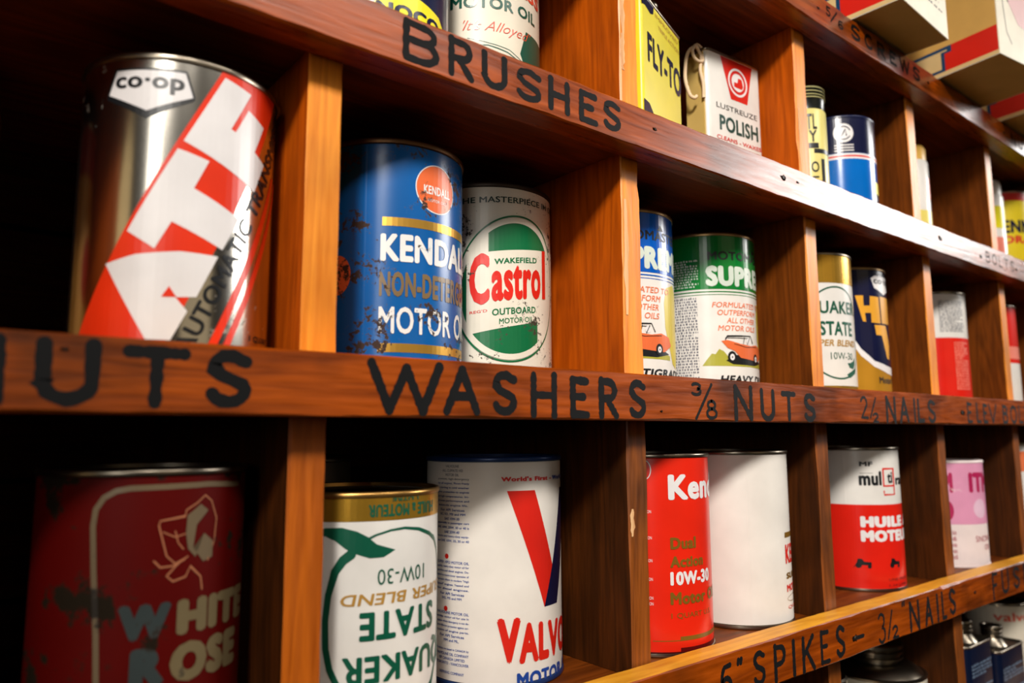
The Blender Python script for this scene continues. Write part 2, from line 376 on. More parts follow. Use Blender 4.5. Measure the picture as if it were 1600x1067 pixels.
# ---- hand lettering (brush strokes on the strips)
def arc(cx, cy, rx, ry, a0, a1, n=12): return [(cx+rx*cos(radians(a0+(a1-a0)*i/n)), cy+ry*sin(radians(a0+(a1-a0)*i/n))) for i in range(n+1)]
LET = {
 'B': [[(.1, 0), (.1, 1)], [(.1, .97), (.55, .95)]+arc(.55, .74, .3, .21, 90, -90, 8)+[(.2, .53)], [(.2, .53), (.5, .53)]+arc(.55, .27, .36, .26, 90, -90, 8)+[(.1, .02)]],
 'R': [[(.1, 0), (.1, 1)], [(.1, .96), (.5, .95)]+arc(.55, .72, .32, .23, 90, -90, 8)+[(.2, .48)], [(.4, .48), (.95, 0)]],
 'U': [[(.08, 1), (.08, .35)]+arc(.5, .32, .42, .3, 180, 360, 10)+[(.92, 1)]],
 'S': [[(.92, .86)]+arc(.5, .75, .38, .22, 40, 190, 8)+[(.3, .56), (.7, .44)]+arc(.5, .26, .42, .24, 30, -160, 8)],
 'H': [[(.1, 0), (.1, 1)], [(.9, 0), (.9, 1)], [(.1, .5), (.9, .5)]],
 'E': [[(.12, 0), (.12, 1)], [(.12, .97), (.9, .95)], [(.12, .52), (.72, .52)], [(.12, .03), (.95, .02)]],
 'W': [[(.02, 1), (.28, 0), (.5, .92)], [(.5, .92), (.74, 0), (.98, 1)]],
 'A': [[(.02, 0), (.5, 1), (.98, 0)], [(.22, .36), (.78, .36)]],
 'N': [[(.1, 0), (.1, 1), (.9, 0), (.9, 1)]],
 'T': [[(.0, .96), (1, .96)], [(.5, .96), (.5, 0)]],
 'L': [[(.1, 1), (.1, .03), (.95, .03)]],
 'I': [[(.5, 0), (.5, 1)]],
 'V': [[(.02, 1), (.5, 0), (.98, 1)]],
 'K': [[(.1, 0), (.1, 1)], [(.9, 1), (.12, .45)], [(.35, .6), (.95, 0)]],
 'P': [[(.1, 0), (.1, 1)], [(.1, .96), (.5, .95)]+arc(.55, .72, .34, .23, 90, -90, 8)+[(.15, .47)]],
 'O': [arc(.5, .5, .42, .48, 90, 450, 20)],
 'C': [arc(.55, .5, .45, .48, 50, 310, 14)],
 'F': [[(.12, 0), (.12, 1)], [(.12, .97), (.95, .95)], [(.12, .52), (.75, .52)]],
 '3': [arc(.45, .75, .4, .23, 150, -70, 8)+arc(.45, .27, .45, .26, 80, -150, 10)],
 '2': [arc(.45, .7, .4, .28, 160, -20, 8)+[(.08, .03), (.95, .03)]],
 '8': [arc(.5, .75, .33, .22, 90, 450, 14), arc(.5, .27, .42, .26, 90, 450, 14)],
 '6': [[(.85, .95)]+arc(.6, .5, .5, .48, 120, 200, 6)+arc(.5, .28, .4, .26, 180, 540, 14)],
 '5': [[(.9, .97), (.2, .95), (.15, .55)]+arc(.45, .3, .42, .28, 120, -150, 10)],
 '1': [[(.5, 0), (.5, 1)]],
 '/': [[(.02, 0), (.98, 1)]],
 '-': [[(0, .5), (1, .5)]],
 '"': [[(.2, 0), (.3, 1)], [(.8, 0), (.9, 1)]],
}
def word(nm, letters, wd):
    rnd = random.Random(sum(map(ord, nm))); wd *= 1.22
    for ch, x0, x1, z0, z1 in letters:
        art = Art()
        jit = lambda: rnd.uniform(-.02, .02)
        w2 = wd*rnd.uniform(.93, 1.08)
        for st in LET[ch]:
            P = [(x0+w2/2+(x1-x0-w2)*(a+jit()*.5), z0+w2/2+(z1-z0-w2)*(b+jit()*.5)) for a, b in st]
            Q = [P[0]]
            for a, b in zip(P, P[1:]):
                n = max(1, int(math.hypot(b[0]-a[0], b[1]-a[1])/.0022))
                Q += [(a[0]+(b[0]-a[0])*i/n, a[1]+(b[1]-a[1])*i/n) for i in range(1, n+1)]
            if len(st) <= 4:   # straight strokes: split at sharp corners
                for a, b in zip(P, P[1:]):
                    n = max(2, int(math.hypot(b[0]-a[0], b[1]-a[1])/.0016))
                    art.stroke('k', [(a[0]+(b[0]-a[0])*i/n, a[1]+(b[1]-a[1])*i/n) for i in range(n+1)], [w2*rnd.uniform(.84, 1.12) for _ in range(n+1)], 1)
            else: art.stroke('k', Q, [w2*rnd.uniform(.88, 1.08) for _ in Q], 1)
        # one mesh per letter, strokes stacked a hair apart
        bm = bmesh.new(); n = 0
        for V, F in art.d[('k', 1)]:
            vs = [bm.verts.new((x, -TF-.00012-n*.00003, y)) for x, y in V]; n += 1
            for f in F:
                try: bm.faces.new([vs[i] for i in f])
                except ValueError: pass
        me = bpy.data.meshes.new('painted_letter'); bm.to_mesh(me); bm.free()
        link('painted_letter', me, INK, strips[nm[0]])
B0, B1 = .0098, .0368
word('A1', [('B', .1850, .2125, .1975, .2225), ('R', .2145, .2350, .1975, .2225), ('U', .2378, .2595, .1985, .2215), ('S', .2628, .2862, .1985, .2205), ('H', .2882, .3102, .1985, .2215), ('E', .3145, .3345, .1980, .2210), ('S', .3370, .3565, .1990, .2210)], .0036)
word('B1', [('N', -.004, .0262, B0, B1+.001), ('U', .0315, .0565, B0+.001, .0378), ('T', .0625, .0880, B0+.0006, .0372), ('S', .0930, .1155, .0110, .0378)], .0045)
word('B2', [('W', .1690, .2155, B0, .0378), ('A', .2140, .2392, B0, .0370), ('S', .2450, .2656, B0, .0362), ('H', .2722, .2966, .0090, .0366), ('E', .3032, .3226, .0088, .0358), ('R', .3276, .3480, .0088, .0360), ('S', .3552, .3742, .0092, .0358)], .0041)
word('B3', [('3', .4195, .4330, .0260, .0362), ('/', .4232, .4451, .0094, .0360), ('8', .4352, .4505, .0096, .0246)], .0020)
word('B4', [('N', .4675, .4960, .0085, .0362), ('U', .5020, .5250, .0086, .0350), ('T', .5325, .5540, .0088, .0344), ('S', .5640, .5845, .0085, .0336)], .0036)
word('B5', [('2', .6590, .6748, .0120, .0338), ('/', .6760, .6900, .0130, .0330), ('2', .6810, .6942, .0087, .0190)], .0020)
word('B6', [('N', .7060, .7300, .0085, .0349), ('A', .7355, .7562, .0090, .0348), ('I', .7640, .7730, .0092, .0346), ('L', .7735, .7912, .0092, .0344), ('S', .7970, .8176, .0092, .0342)], .0034)
word('B7', [('E', .896, .912, .0098, .0338), ('L', .922, .936, .0098, .0336), ('E', .941, .956, .0098, .0334), ('V', .958, .984, .0098, .0334), ('B', 1.000, 1.020, .0098, .0332), ('O', 1.024, 1.050, .0098, .0332), ('L', 1.053, 1.069, .0098, .0332), ('T', 1.073, 1.097, .0098, .0332), ('S', 1.100, 1.120, .0098, .0330)], .0030)
C0, C1 = -.1825, -.1553
word('C1', [('6', .4400, .4560, -.1790, -.1560), ('"', .4590, .4680, -.1615, -.1555)], .0028)
word('C2', [('S', .4785, .4960, -.1800, -.1545), ('P', .5045, .5235, C0-.0005, -.1542), ('I', .5275, .5380, C0, -.1548), ('K', .5425, .5640, C0-.0005, -.1552), ('E', .5695, .5860, C0+.0005, -.1546), ('S', .5940, .6105, -.1815, -.1548)], .0032)
word('C3', [('-', .6230, .6420, -.1720, -.1680)], .0026)
word('C4', [('3', .6660, .6815, -.1825, -.1558), ('/', .6830, .6950, -.1810, -.1562), ('2', .6920, .7050, -.1825, -.1700), ('"', .7120, .7200, -.1575, -.1520)], .0020)
word('C5', [('N', .7255, .7500, C0, -.1545), ('A', .7590, .7765, C0, -.1550), ('I', .7840, .7920, C0, -.1545), ('L', .7965, .8090, C0, -.1542), ('S', .8140, .8315, -.1805, -.1538)], .0032)
word('C6', [('F', .927, .945, -.1815, -.1510), ('U', .954, .979, -.1790, -.1515), ('S', .990, 1.012, -.1780, -.1520), ('E', 1.022, 1.042, -.1785, -.1525), ('S', 1.052, 1.074, -.1785, -.1525)], .0032)
word('T1', [('5', .640, .6500, .3900, .4010), ('/', .648, .6620, .3860, .4005), ('6', .662, .6730, .3850, .3950)], .0017)
word('T2', [('S', .686, .7070, .3835, .4005), ('C', .713, .7340, .3835, .4005), ('R', .740, .7600, .3835, .4005), ('E', .767, .7850, .3835, .4005), ('W', .790, .8160, .3835, .4005), ('S', .822, .8420, .3835, .4005)], .0028)
word('T3', [('N', 1.115, 1.137, .3825, .4005), ('U', 1.143, 1.163, .3825, .4005), ('T', 1.168, 1.188, .3825, .4005), ('S', 1.193, 1.213, .3825, .4005)], .0028)
word('A3', [('B', .990, 1.005, .2030, .2175), ('O', 1.010, 1.027, .2030, .2175), ('L', 1.032, 1.045, .2030, .2175), ('T', 1.050, 1.066, .2030, .2175), ('S', 1.071, 1.086, .2030, .2175)], .0014)
# nail holes with dark marks on the strips, bare splinters on two divider fronts
def marks(strip, pts):
    rnd = random.Random(3)
    for x, z_, s in pts:
        s *= 1.35
        art = Art(); n = 14
        art.poly('k', [(x+s*rnd.uniform(.5, 1.3)*cos(2*pi*i/n), z_+s*.55*rnd.uniform(.5, 1.3)*sin(2*pi*i/n)) for i in range(n)], 1)
        bm = bmesh.new(); bmesh.ops.create_cone(bm, cap_ends=True, segments=10, radius1=s*.42, radius2=s*.34, depth=.0006, matrix=Matrix.Translation((x, -TF-.0004, z_)) @ Matrix.Rotation(pi/2, 4, 'X'))
        link('nail_head', tomesh('nail_head', bm), paint('rusty_nail', (40, 30, 24), .5, .6), strip)
        for (k, l), items in art.d.items():
            bm = bmesh.new()
            for V, F in items:
                bm.faces.new([bm.verts.new((a, -TF-.00010, b)) for a, b in V])
            link('nail_stain', tomesh('nail_stain', bm), paint('char_stain', (16, 11, 8), .95, spec=.0), strip)
marks(strips['A'], [(.390, .2120, .0018), (.552, .2125, .0030), (.574, .2130, .0016), (.862, .2112, .0040), (.975, .2075, .0038), (1.092, .2080, .003)])
marks(strips['B'], [(.0425, .0330, .0012), (.388, .0150, .001), (.884, .0215, .0045)])
marks(strips['C'], [(.627, -.1700, .0040), (.880, -.1660, .0022), (.3868, -.166, .002)])
marks(strips['T'], [(.627, .392, .002), (.862, .391, .002), (1.092, .392, .003)])
def splinter(x0, x1, z0, z1, seed):
    rnd = random.Random(seed); n = 9; L_ = []; R_ = []
    for i in range(n+1):
        t = i/n; k = sin(pi*min(max(t, .06), .94))**.5
        m_ = (x0+x1)/2+rnd.uniform(-.0006, .0006); h_ = (x1-x0)/2*k*rnd.uniform(.6, 1.1)
        L_.append((m_-h_, z0+(z1-z0)*t)); R_.append((m_+h_, z0+(z1-z0)*t))
    bm = bmesh.new()
    a = [bm.verts.new((p, .0006, q)) for p, q in L_]; b = [bm.verts.new((p, .0003, q)) for p, q in R_]
    for i in range(n): bm.faces.new((a[i], b[i], b[i+1], a[i+1]))
    link('splinter', tomesh('splinter', bm), W_CHIP, unit, label='pale torn splinter on a divider front')
splinter(.3795, .3845, .285, .345, 1); splinter(.3785, .3835, .262, .29, 2); splinter(.3775, .3825, .082, .165, 3)
splinter(.3778, .3822, -.068, -.050, 4); splinter(.6172, .622, .235, .30, 5)

# ================================================================ ROW B : cans on the middle shelf (z .0325)
ZB, ZC, ZA, ZD = .0325, -.1575, .2175, -.3495
G_MID, G_LOW, G_TOP = 'cans on the middle shelf', 'cans on the lower shelf', 'cans and tins on the upper shelf'
# --- chrome can with diagonal red band
r = .0455; a = cart(r)
a.poly('red', [(-78, -.0), (-22.5, -.0), (56, .1405), (6.9, .1405)], 1)
a.poly('red', [(0.5, 0), (6, 0), (60, .100), (55.5, .100)], 1)
a.poly('red', [(9.5, 0), (14, 0), (68, .099), (63.5, .099)], 1)
A_ = [(-52.2, .0436), (-35, .0478), (-12, .0502), (9, .05), (-2.3, .0299), (-13.3, .0291), (-6.7, .0231), (-14.7, .0096), (-27.4, .0097)]
a.poly('white', A_, 2); a.poly('red', [(-16.7, .0339), (-20.4, .0289), (-12.6, .0291)], 3)
a.poly('white', [(-15.9, .0981), (1.3, .0946), (-6.4, .0804), (21.6, .0702), (11.3, .0535), (-17.2, .0636), (-25.3, .0507), (-40.4, .0584)], 2)
a.poly('white', [(8.4, .1375), (26.9, .1346), (13.5, .1132), (16.6, .1124), (25.4, .1261), (40.1, .1216), (31.8, .1066), (41.9, .1026), (32.7, .0862), (-13.1, .1021)], 2)
a.poly('black', [(-54, .1352), (-13, .1357), (-7.8, .1230), (-9.5, .1212), (-33.7, .1112), (-58.5, .1208), (-58.7, .1235)], 1)
a.poly('white', [(-52.6, .1341), (-13.9, .1345), (-9.2, .1232), (-33.7, .1148), (-57.2, .1229)], 2)
a.text('black', 'co\u00b7op', -53, -14, .1232, .1312, .035, 3)
# rotated lettering along the band
def along(art, inkn, s, p0, ang, length, height, bold, layer, rr):
    V, F = glyphs(s, bold); ca, sa = cos(radians(ang)), sin(radians(ang))
    out = []
    for x, y in V:
        du, dv = x*length, y*height
        out.append((p0[0]+(du*ca-dv*sa)/art.us, p0[1]+du*sa+dv*ca))
    art._t = copies(bold); art.add(inkn, out, F, layer)
along(a, 'black', 'AUTOMATIC TRANSMISSION', (-4.3, .0030), 65.5, .162, .0082, .03, 2, r)
a.text('black', '1 QUART', 34, 60, .012, .0155, .02, 2); a.text('black', 'OIL', 36, 50, .006, .010, .02, 2)
CH = paint('bright_tin', (226, 220, 208), .17, 1.0, wear=.12, wcol=(70, 56, 40), wscale=160, patch=14)
oil_can((.097, .0475), ZB, r, .1433, CH, a, {'red': ink('atf_red', (222, 48, 14), rough=.28), 'white': ink('cool_white', (226, 222, 222), rough=.3), 'black': ink('black', (16, 18, 22), rough=.35)},
        'bare tin oil can with a diagonal red band of big white letters', G_MID, seam=-84, lean=(0, 0, 0))
# --- far left can, half dark at the frame's edge
a = cart(.0465); a.rect('red', -80, 80, .112, .1405, 1); a.disc('red', 0, .06, 24, .02, 1)
oil_can((-.022, .135), ZB, .0465, .1433, paint('tan_enamel', (168, 120, 52), .4), a, {'red': ink('deep_red', (130, 20, 12))},
        'tan oil can with a red top band behind the bare tin can, far left', G_MID)
# --- blue can, rusty
r = .0465; a = cart(r)
a.ring('cream', 7.5, .1155, 18.6, .0152, .0006, 1); a.disc('orange', 7.5, .1155, 17.8, .0145, 1)
a.text('cream', 'KENDALL', -4.5, 21, .1118, .1172, .03, 2); a.text('cream', 'MOTOR OILS', -1, 17, .1072, .1090, .01, 2)
a.rect('gold', -35, 50, .0895, .0948, 1); a.rect('gold', -37, 50, .0148, .0200, 1)
a.text('cream', 'KENDALL', -36, 56, .0682, .0848, .05, 2); a.text('dull', 'NON-DETERGENT', -36.5, 60, .0472, .0622, .045, 2)
a.text('cream', 'MOTOR OIL', -36.5, 54, .0255, .0415, .025, 2); a.disc('orange', -70, .061, 12, .012, 1)
WK = dict(wear=.6, wscale=240, patch=42)
oil_can((.232, .07), ZB, r, .1433, paint('blue_enamel', (8, 88, 158), .24, **WK), a,
        {'cream': ink('worn_cream', (226, 226, 224), **WK), 'orange': ink('worn_orange', (222, 102, 52), **WK), 'gold': paint('worn_gold', (196, 150, 62), .32, .7, **WK), 'dull': ink('dull_gold', (120, 98, 66), **WK)},
        'rusty blue oil can with an orange disc and two gold bars, on the middle shelf', G_MID, rim=paint('rusty_rim', (110, 78, 48), .45, .8, wear=.5, wscale=150, patch=30), seam=-48.3)
# --- cream and green can
a = cart(r, .12); cx, cz = -14.5, .0698
WKc = dict(wear=.52, wscale=300, patch=34, wcol=(60, 50, 36))
a.disc('green', cx, cz, 48, .0466, 1, 72)
a.poly('cream', [(-56, .0404), (10.5, .0450), (10.5, .010), (60, .010), (60, .0967), (-37, .0967), (-37, .130), (-56, .130)], 2)
a.ring('cream', cx, cz, 51.4, .0500, .0040, 3, n=90); a.ring('green', cx, cz, 52.8, .0517, .0012, 3, n=90)
a.text('green', 'WAKEFIELD', -32, 10, .0872, .0912, .035, 3); a.text('red', 'C', -53.5, -36, .0600, .0962, .045, 4); a.text('red', 'astro', -34.5, 15, .0612, .0860, .045, 4); a.rect('red', 17.5, 23, .0616, .0968, 4)
a.text('green', 'OUTBOARD', -34, 8, .0514, .0562, .03, 3); a.text('green', 'MOTOR OIL', -28, 5, .0452, .0490, .02, 3); a.text('red', "REG'D", -53, -38, .0545, .0565, .01, 3)
a2 = Art(us=radians(1)*r, shear=.03); a2.text('dgreen', 'THE MASTERPIECE IN OILS', -66, 50, .1292, .1335, .02, 3)
a.d[('dgreen', 3)] = a2.d[('dgreen', 3)]; a.txt |= a2.txt; a.nv.update(a2.nv)
oil_can((.329, .093), ZB, r, .1433, paint('cream_enamel', (226, 220, 204), .3, **WKc), a,
        {'green': ink('leaf_green', (10, 106, 62), **WKc), 'dgreen': ink('black_green', (16, 50, 38), **WKc), 'cream': paint('cream_enamel', None), 'red': ink('bright_red', (214, 36, 24), **WKc)},
        'cream oil can with a green roundel, beside the rusty blue can', G_MID, rim=paint('dark_rim', (60, 50, 42), .45, .7), seam=100)
# --- blue-topped and green-topped twins with the racing car
def supreme(c, band, sh, last, label, bcol):
    r = .0465; a = cart(r)
    a.rect('band', -92+sh, 100+sh, .0925, .1405, 1)
    a.rect('band', -92+sh, 100+sh, .0897, .0908, 1); a.rect('band', -92+sh, 100+sh, .0874, .0880, 1)
    a.fine('pale', -86+sh, -58+sh, .0945, .120, 11, 2, 4); a.fine('grey', -88+sh, -60+sh, .012, .0865, 30, 2, 5)
    a.text('black', 'MOTOMASTER', -48+sh, 52+sh, .1185, .1262, .03, 2); a.poly('black', [(12+sh, .127), (17+sh, .1315), (22+sh, .127)], 2)
    a.text('pale', 'SUPREME', -50.5+sh, 60+sh, .0950, .1135, .075, 2)
    for i, (s_, e0, e1) in enumerate((('FORMULATED TO', -44.5, 28), ('OUTPERFORM', -39.5, 14), ('ALL OTHER', -29, 12), ('MOTOR OILS', -39, 12))):
        a.text('orange', s_, e0+sh, e1+sh, .0763-i*.0068, .0811-i*.0068, .015, 2, slant=.2)
    # grass, swoosh and car
    a.poly('grass', [(-57+sh, .0255), (-52+sh, .031), (-47+sh, .036), (-43+sh, .0355), (-39+sh, .040), (-34+sh, .038), (-28+sh, .032), (10+sh, .030), (28+sh, .028), (28+sh, .0245)], 1)
    a.poly('yellow', [(24+sh, .082), (20+sh, .070), (21+sh, .050), (27+sh, .036), (34+sh, .022), (44+sh, .018), (60+sh, .040), (56+sh, .075), (40+sh, .086)], 1)
    a.poly('black', [(-32+sh, .0300), (-24+sh, .0268), (8+sh, .0262), (26+sh, .029), (10+sh, .034), (-20+sh, .035)], 2)
    a.poly('orange2', [(-36.5+sh, .0470), (-30+sh, .0478), (-14+sh, .0448), (2+sh, .0435), (14+sh, .0450), (26+sh, .0425), (30+sh, .036), (18+sh, .0305), (4+sh, .031), (-14+sh, .0325), (-22+sh, .0385), (-30+sh, .041)], 3)
    a.stroke('black', [(-32+sh, .0480), (-30+sh, .0512), (2+sh, .0522), (6+sh, .046)], .0009, 3); a.stroke('black', [(-32+sh, .0496), (0+sh, .0500)], .0005, 3)
    a.stroke('black', [(-10+sh, .045), (-8+sh, .0505)], .0007, 3); a.disc('cool', -2+sh, .0475, 3, .0028, 3, 12); a.stroke('black', [(-4+sh, .0445), (0+sh, .0505)], .0006, 4)
    for wx, wz, wr in ((-25, .0330, .0052), (11, .0322, .0046)):
        a.disc('black', wx+sh, wz, degrees(wr*.8/r), wr, 4, 24); a.disc('cool', wx+sh, wz, degrees(wr*.42/r), wr*.55, 5, 16); a.disc('black', wx+sh, wz, degrees(wr*.12/r), wr*.18, 6, 10)
    a.stroke('black', [(-22+sh, .0445), (-6+sh, .0420), (14+sh, .0432)], .0004, 5)
    a.text('black', last, -38.5+sh, (44 if last[0] == 'H' else 52)+sh, .0105, .0172, .04, 2, slant=.25)
    oil_can(c, ZB, r, .1433, paint('white_enamel', (226, 222, 216), .26), a, {'band': ink(bcol+'_band', band, rough=.2), 'pale': ink('pale_print', (205, 216, 204)), 'grey': ink('grey_print', (96, 98, 110)), 'black': ink('black', None),
        'orange': ink('salmon_print', (226, 116, 72)), 'orange2': ink('car_orange', (220, 106, 58)), 'grass': ink('grass_print', (168, 164, 58)), 'yellow': ink('yellow_print', (206, 186, 62)), 'cool': ink('cool_white', None)}, label, G_MID, seam=-96+sh,
        rim=paint('brassy_rim', (150, 120, 80), .35, .9, wear=.2))
supreme((.449, .075), (0, 84, 180), -15, 'MULTIGRADE', 'white oil can with a blue top band, mostly hidden behind the divider', 'blue')
supreme((.566, .075), (8, 116, 44), 0, 'HEAVY DUTY', 'white oil can with a green top band and an orange vintage car', 'green')
# --- white and gold can, upright
def leafring(a, cx, cz, ru, rv, up=True):
    a.ring('green', cx, cz, ru, rv, .0014, 1, n=80)
a = cart(r)
a.rect('gold', -180, 180, .1125, .1405, 1); a.rect('gold', -180, 180, .003, .0125, 1)
a.ring('green', -20, .0640, 46, .0455, .0016, 1, n=80)
a.poly('green', [(-4, .030), (4, .029), (9, .034), (10, .041), (5, .037), (-1, .035), (-8, .0345)], 1); a.poly('green', [(-10, .0235), (12, .031), (9, .0250), (-5, .0200)], 1)
a.text('green2', 'QUAKER', -59, 16, .0800, .0948, .03, 2); a.text('green2', 'STATE', -44, 6, .0608, .0748, .035, 2)
a.text('gold2', 'SUPER BLEND', -58, 12, .0505, .0570, .03, 2, slant=.2); a.text('green2', '10W-30', -32, 3, .0378, .0446, .0, 2); a.text('green2', 'HUILE a MOTEUR', -50, 12, .0055, .0100, .02, 2)
QI = {'gold': paint('gold_band', (206, 156, 52), .25, .75), 'green': ink('forest_green', (12, 84, 62)), 'green2': ink('forest_green', None), 'gold2': ink('ochre_print', (176, 132, 58))}
oil_can((.705, .055), ZB, r, .1433, paint('white_enamel', None), a, QI, 'white oil can with gold top band and green lettering, upright on the middle shelf', G_MID, seam=80)
# --- navy and gold can
a = cart(r)
a.poly('navy', [(-50, .1405), (60, .1405), (60, .030), (30, .032), (0, .0375), (-23, .0415), (-40.5, .0530), (-50, .066), (-53, .072), (-53, .1405)], 1)
P1 = [(-51.2, .0694), (-40.4, .0552), (-23.1, .0427), (0, .038), (25, .036), (50, .040), (50, .030), (25, .0275), (0, .0300), (-23.7, .0364), (-40.9, .0476), (-51, .0605)]
a.poly('cool', P1, 2)
a.poly('gold3', [(-44.3, .1121), (-33.7, .1121), (-33.9, .1012), (-25, .1014), (-24, .1118), (-9.3, .1112), (-7.9, .0828), (-23.7, .0834), (-23.8, .0937), (-32.6, .0935), (-31.7, .0840), (-35.9, .0845)], 2)
a.poly('gold3', [(-6, .1120), (30, .1120), (34, .0990), (28, .0835), (-5, .0830)], 2)
a.poly('gold3', [(-19.3, .081), (4.4, .0811), (14, .060), (10, .045), (2.8, .0462), (-7, .070), (-17.2, .0703)], 2)
a.poly('cool', [(-21, .1312), (-14, .1345), (22, .1345), (30, .131), (26, .121), (4, .1145), (-16, .121)], 2); a.text('black', 'co\u00b7op', -17, 24, .1235, .1305, .035, 3)
a.text('black', 'Motor Oil', -17, 30, .0190, .0262, .03, 2)
oil_can((.80, .065), ZB, r, .1433, paint('gold_enamel', (212, 152, 44), .24, .45), a, {'navy': ink('navy', (14, 18, 52), rough=.22), 'cool': ink('cool_white', None), 'gold3': ink('marigold', (226, 160, 46)), 'black': ink('black', None)},
        'navy and gold oil can with big yellow letters and a white swoosh', G_MID, rim=paint('brassy_rim', None), seam=-54)
# --- white over red can seen from the back
a = cart(r); a.rect('red', -180, 180, .003, .0846, 1); a.fine('grey', -48, -4, .092, .132, 16, 2, 8); a.fine('pale', -28, 2, .020, .0800, 19, 2, 9, .7)
oil_can((1.02, .066), ZB, r, .1433, paint('white_enamel', None), a, {'red': ink('can_red', (216, 32, 18), rough=.24), 'grey': ink('grey_print', None), 'pale': ink('pink_print', (232, 130, 110))},
        'half white half red oil can with small print, alone in its cubby', G_MID, seam=-44)
a = cart(r); a.rect('red', -180, 180, .062, .1405, 1); a.rect('pink', -180, 180, .068, .085, 2)
oil_can((1.185, .062), ZB, r, .1433, paint('white_enamel', None), a, {'red': ink('can_red', None), 'pink': ink('pink_print', None)},
        'red over white oil can at the far right edge of the middle shelf', G_MID)

# ================================================================ ROW C : lower shelf
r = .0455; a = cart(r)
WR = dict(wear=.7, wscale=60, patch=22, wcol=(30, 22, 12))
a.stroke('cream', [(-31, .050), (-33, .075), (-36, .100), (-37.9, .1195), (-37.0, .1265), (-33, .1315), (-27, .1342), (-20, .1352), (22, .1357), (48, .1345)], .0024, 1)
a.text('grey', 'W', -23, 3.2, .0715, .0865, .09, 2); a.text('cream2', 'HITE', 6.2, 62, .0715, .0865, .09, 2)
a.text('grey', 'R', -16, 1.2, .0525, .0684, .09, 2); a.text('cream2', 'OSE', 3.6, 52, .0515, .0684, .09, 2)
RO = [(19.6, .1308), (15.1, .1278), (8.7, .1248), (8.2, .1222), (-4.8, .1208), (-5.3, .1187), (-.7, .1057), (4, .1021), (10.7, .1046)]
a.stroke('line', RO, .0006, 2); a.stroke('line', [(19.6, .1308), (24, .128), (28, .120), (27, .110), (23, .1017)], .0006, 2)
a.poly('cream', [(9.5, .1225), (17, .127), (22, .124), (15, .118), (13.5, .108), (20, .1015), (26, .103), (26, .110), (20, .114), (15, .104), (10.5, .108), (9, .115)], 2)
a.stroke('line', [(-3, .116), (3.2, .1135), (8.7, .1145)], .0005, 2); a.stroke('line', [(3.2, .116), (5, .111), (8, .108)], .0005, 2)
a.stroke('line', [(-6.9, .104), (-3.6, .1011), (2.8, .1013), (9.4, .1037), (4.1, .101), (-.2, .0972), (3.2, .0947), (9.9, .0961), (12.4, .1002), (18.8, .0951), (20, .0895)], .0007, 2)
oil_can((.09, .052), ZC, r, .1433, paint('shaded_red_enamel', (82, 4, 2), .5, spec=.12, **WR), a,  # red and cream paints darkened to stand in for shade on this can
        {'cream': ink('faded_shaded_cream', (108, 92, 70), **WR), 'cream2': ink('faded_shaded_cream2', (112, 98, 70), **WR), 'grey': ink('faded_grey', (54, 62, 62), **WR), 'line': ink('faded_pink_line', (170, 108, 76), **WR)},
        'rusty red oil can with a line-drawn rose, darkened as if in shadow, lower left', G_LOW, lid=paint('dark_rim', None))
# --- upside-down can
r = .0465; a = cart(r)
a.rect('gold', -180, 180, .1122, .1242, 1)
a.poly('green', [(-54, .1075), (-47.8, .1091), (-37.1, .1093), (-27.4, .1072), (-20.4, .1042), (-14.6, .1002), (-1.6, .0967), (-9.8, .0933), (-19, .0932), (-29.4, .096), (-34.6, .0984), (-41.4, .1026), (-47.7, .1049), (-56, .105)], 1)
a.stroke('green', [(-31, .0955), (-36, .0925), (-40.9, .0868), (-45.0, .0749), (-46.6, .0621), (-46, .0483), (-43.1, .0381), (-38, .030), (-30, .021), (-18, .014), (0, .011), (20, .014), (36, .022), (46, .034), (51, .050), (53, .066), (51, .083), (45, .094), (38, .1005)], [.0052, .0048, .0042]+[.0034]*5+[.003]*6+[.0016]*5, 1)
a.stroke('green', [(-22, .1025), (-15, .1050), (-5, .1070), (5.3, .1076), (18, .1061), (31.1, .1025), (40, .0985), (46, .0925)], [.0014, .0012, .0012, .0014, .0018, .0022, .0024, .0022], 1)
a.text('green2', 'QUAKER', -35.3, 52, .0300, .0463, .035, 2, flip=True); a.text('green2', 'STATE', -25, 37, .0512, .0660, .04, 2, flip=True)
a.text('gold2', 'SUPER BLEND', -37, 52, .0692, .0752, .02, 2, flip=True, slant=.2); a.text('green2', '10W-30', -13.8, 24, .0792, .0872, .0, 2, flip=True)
a.text('green2', 'HUILE a MOTEUR', -20.4, 36, .1142, .1208, .04, 2, flip=True); a.text('green2', '1 LITRE', -4.5, 17, .1222, .1240, .02, 3, flip=True)
oil_can((.207, .058), ZC, r, .1275, paint('white_enamel', None), a, QI, 'white and gold oil can standing upside down beside the divider', G_LOW,
        rim=paint('gold_rim', (196, 150, 84), .3, .95, wear=.25, wcol=(70, 46, 24)), lid=paint('dull_lid', (120, 104, 86), .4, .9), seam=-75)
oil_can((.2005, .160), ZC, r, .1433, paint('grey_tin', (120, 112, 100), .4, .8, wear=.2), None, {}, 'plain grey tin can hidden behind the upside-down can', G_LOW, seam=40)
# --- white can with the red and blue V
a = cart(r)
a.poly('red', [(-26.8, .1216), (-2.3, .1216), (18.4, .0726), (7.3, .0472)], 1); a.poly('navy', [(7.3, .0472), (18.4, .0726), (37, .1216), (58, .1216), (26, .0472)], 1)
a.text('red', "World's First -", -31.5, 17, .1276, .1306, .06, 2); a.text('blue', "World's Finest", 19, 64, .1276, .1306, .06, 2)
a.text('red', 'V', -35, -16, .0159, .0432, .07, 2); a.text('red', 'ALVOLINE', -17.5, 96, .0148, .0400, .06, 2, taper=.22)
a.text('blue', 'MOTOR OIL', -19.5, 60, .0005, .0098, .05, 2)

